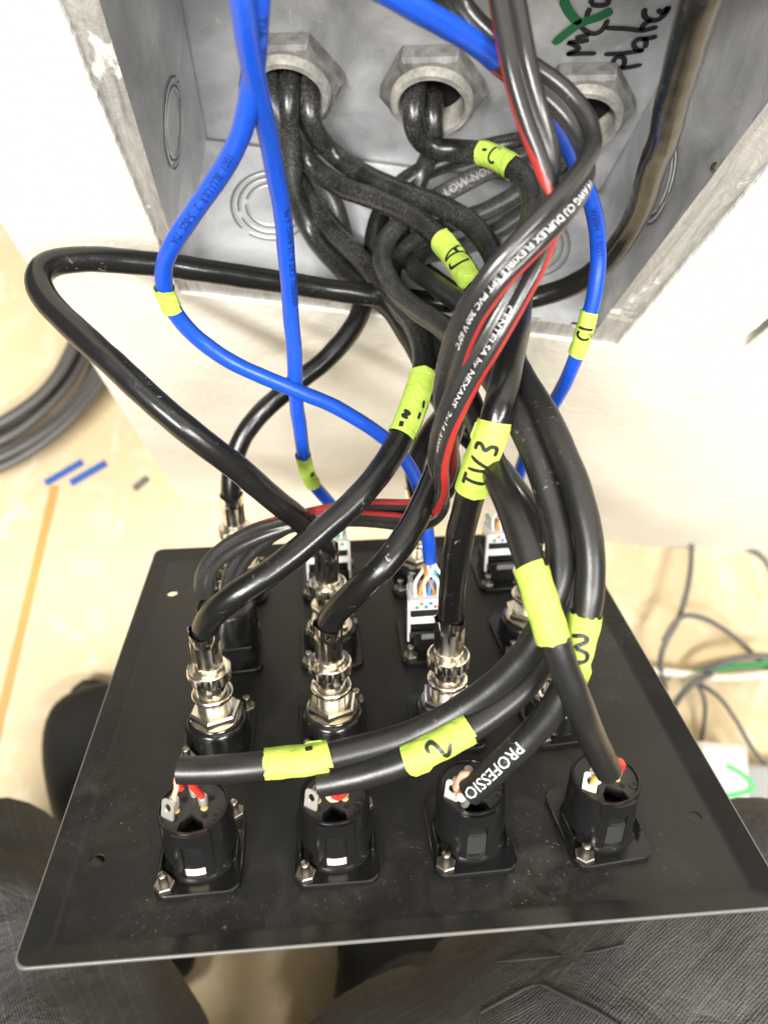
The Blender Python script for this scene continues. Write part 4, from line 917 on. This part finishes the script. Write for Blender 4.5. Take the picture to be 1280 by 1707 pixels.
# ------------------------------------------------------------------ the person holding the panel on the lap (legs only in view)
per = empty('person', (0.05, -0.30, 0)); tag(per, 'person in charcoal ripstop trousers and black shoes crouching with the panel on the lap', 'person')
def limb(mb, ctrl, radii, sides=40, wr=0.011, seed=0, flat=1.0):
    P = Path([V(c) for c in ctrl], 0.006, 14); rnd = random.Random(seed); b = len(mb.v); vs = []; n = len(P.p)
    ph = [(rnd.uniform(0, 6.28), rnd.uniform(25, 75), rnd.choice((1, 2, 3)), rnd.uniform(.3, 1)) for _ in range(7)]
    for i in range(n):
        q_ = P.par[i]; k = min(int(q_), len(radii) - 2); f = q_ - k; f = f * f * (3 - 2 * f); r_ = radii[k] * (1 - f) + radii[k + 1] * f
        for j in range(sides):
            a = 2 * math.pi * j / sides; d = 0
            for p0, fr_, h_, am in ph: d += am * math.sin(p0 + fr_ * P.s[i] + h_ * a + 1.5 * math.sin(a + p0))
            d = abs(d) * 0.5 - 0.5; rr_ = r_ + wr * d
            u, w = P.u[i], P.t[i].cross(P.u[i]); vs.append(P.p[i] + (u * math.cos(a) + w * math.sin(a)) * rr_)
            mb.uv[b + len(vs) - 1] = (0.085 * abs(a - math.pi), P.s[i])
    fs = [(i * sides + j, i * sides + (j + 1) % sides, (i + 1) * sides + (j + 1) % sides, (i + 1) * sides + j) for i in range(n - 1) for j in range(sides)]
    fs.append(tuple(range(sides))[::-1]); fs.append(tuple((n - 1) * sides + j for j in range(sides)))
    mb.add(vs, fs)
tr = MB()
# right leg: hip -> thigh -> knee -> shin, left leg the same; one pair of trousers
limb(tr, [(0.06, -0.50, 0.29), A_(700, 2150, 300), A_(960, 1920, 312), A_(1110, 1730, 330), A_(1235, 1592, 352), A_(1290, 1610, 400), A_(1150, 1700, 470), A_(880, 1720, 520), A_(660, 1730, 575)], [0.105, 0.098, 0.090, 0.080, 0.072, 0.070, 0.064, 0.060, 0.058], seed=3)
limb(tr, [(-0.06, -0.50, 0.28), A_(120, 2150, 330), A_(60, 1900, 350), A_(10, 1690, 385), A_(-30, 1555, 430), A_(-5, 1555, 480), A_(90, 1590, 550), A_(200, 1600, 610)], [0.105, 0.094, 0.084, 0.078, 0.070, 0.064, 0.058, 0.055], seed=9)
limb(tr, [(-0.01, -0.48, 0.27), (0, -0.55, 0.29), (0, -0.60, 0.37), (0, -0.63, 0.46)], [0.12, 0.15, 0.155, 0.145], seed=5)
for i, p in enumerate(tr.v): tr.v[i] = p - V((0.05, -0.30, 0))
tro = tr.build('trousers', M['cloth'], per, smooth=180)
from mathutils.bvhtree import BVHTree
bv = BVHTree.FromPolygons([p + V((0.05, -0.30, 0)) for p in tr.v], tr.f)
def seam(uvs, r=0.0011):
    pts = [bv.ray_cast(CAMP, ray(u, v).normalized())[0] for u, v in uvs]; pts = [p for p in pts if p is not None]
    if len(pts) > 1: o = simple_tube('seam', [p - V((0.05, -0.30, 0)) for p in pts], r, M['seam'], per, 8)
seam([(800, 1690), (840, 1668), (885, 1645), (905, 1643), (930, 1655), (965, 1672), (1000, 1690), (1035, 1712)], 0.0008)
seam([(760, 1612), (830, 1604), (930, 1595), (990, 1588), (1040, 1576)], 0.0005)
def shoe(x, y, rot):
    q = MB(); sec = [(-0.10, .030, .070), (-0.06, .036, .085), (0.0, .040, .075), (0.06, .046, .060), (0.11, .044, .048), (0.145, .026, .036)]; n = 20; vs = []
    for k, (sy, hw, hh) in enumerate(sec):
        for j in range(n):
            a = 2 * math.pi * j / n; vs.append((hw * math.cos(a), sy, max(0.012 + (hh - .012) * (0.5 + 0.5 * math.sin(a)) ** 0.8, 0.012)))
    fs = [(k * n + j, k * n + (j + 1) % n, (k + 1) * n + (j + 1) % n, (k + 1) * n + j) for k in range(len(sec) - 1) for j in range(n)] + [tuple(range(n))[::-1], tuple((len(sec) - 1) * n + j for j in range(n))]
    q.add(vs, fs); o = q.build('shoe', M['shoe'], per, smooth=60); o.location = V((x, y, 0)) - V((0.05, -0.30, 0)); o.rotation_euler = (0, 0, rot)
    md = o.modifiers.new('sub', 'SUBSURF'); md.levels = md.render_levels = 2
    q = MB(); pts = []
    for k in range(28):
        a = 2 * math.pi * k / 28; pts.append(((0.043 if math.sin(a) > 0 else 0.036) * math.cos(a), 0.022 + 0.128 * math.sin(a)))
    q.prism(pts, 0.001, 0.016); s_ = q.build('sole', M['sole'], o, smooth=50)
t0 = on_z(135, 1150, 0.03); t1 = on_z(285, 1660, 0.03); d = t0 - t1; mid = t1 + d * 0.43
shoe(mid.x, mid.y, math.atan2(-d.x, d.y)); t2 = on_z(640, 1640, 0.03); shoe(t2.x, t2.y, -0.15)
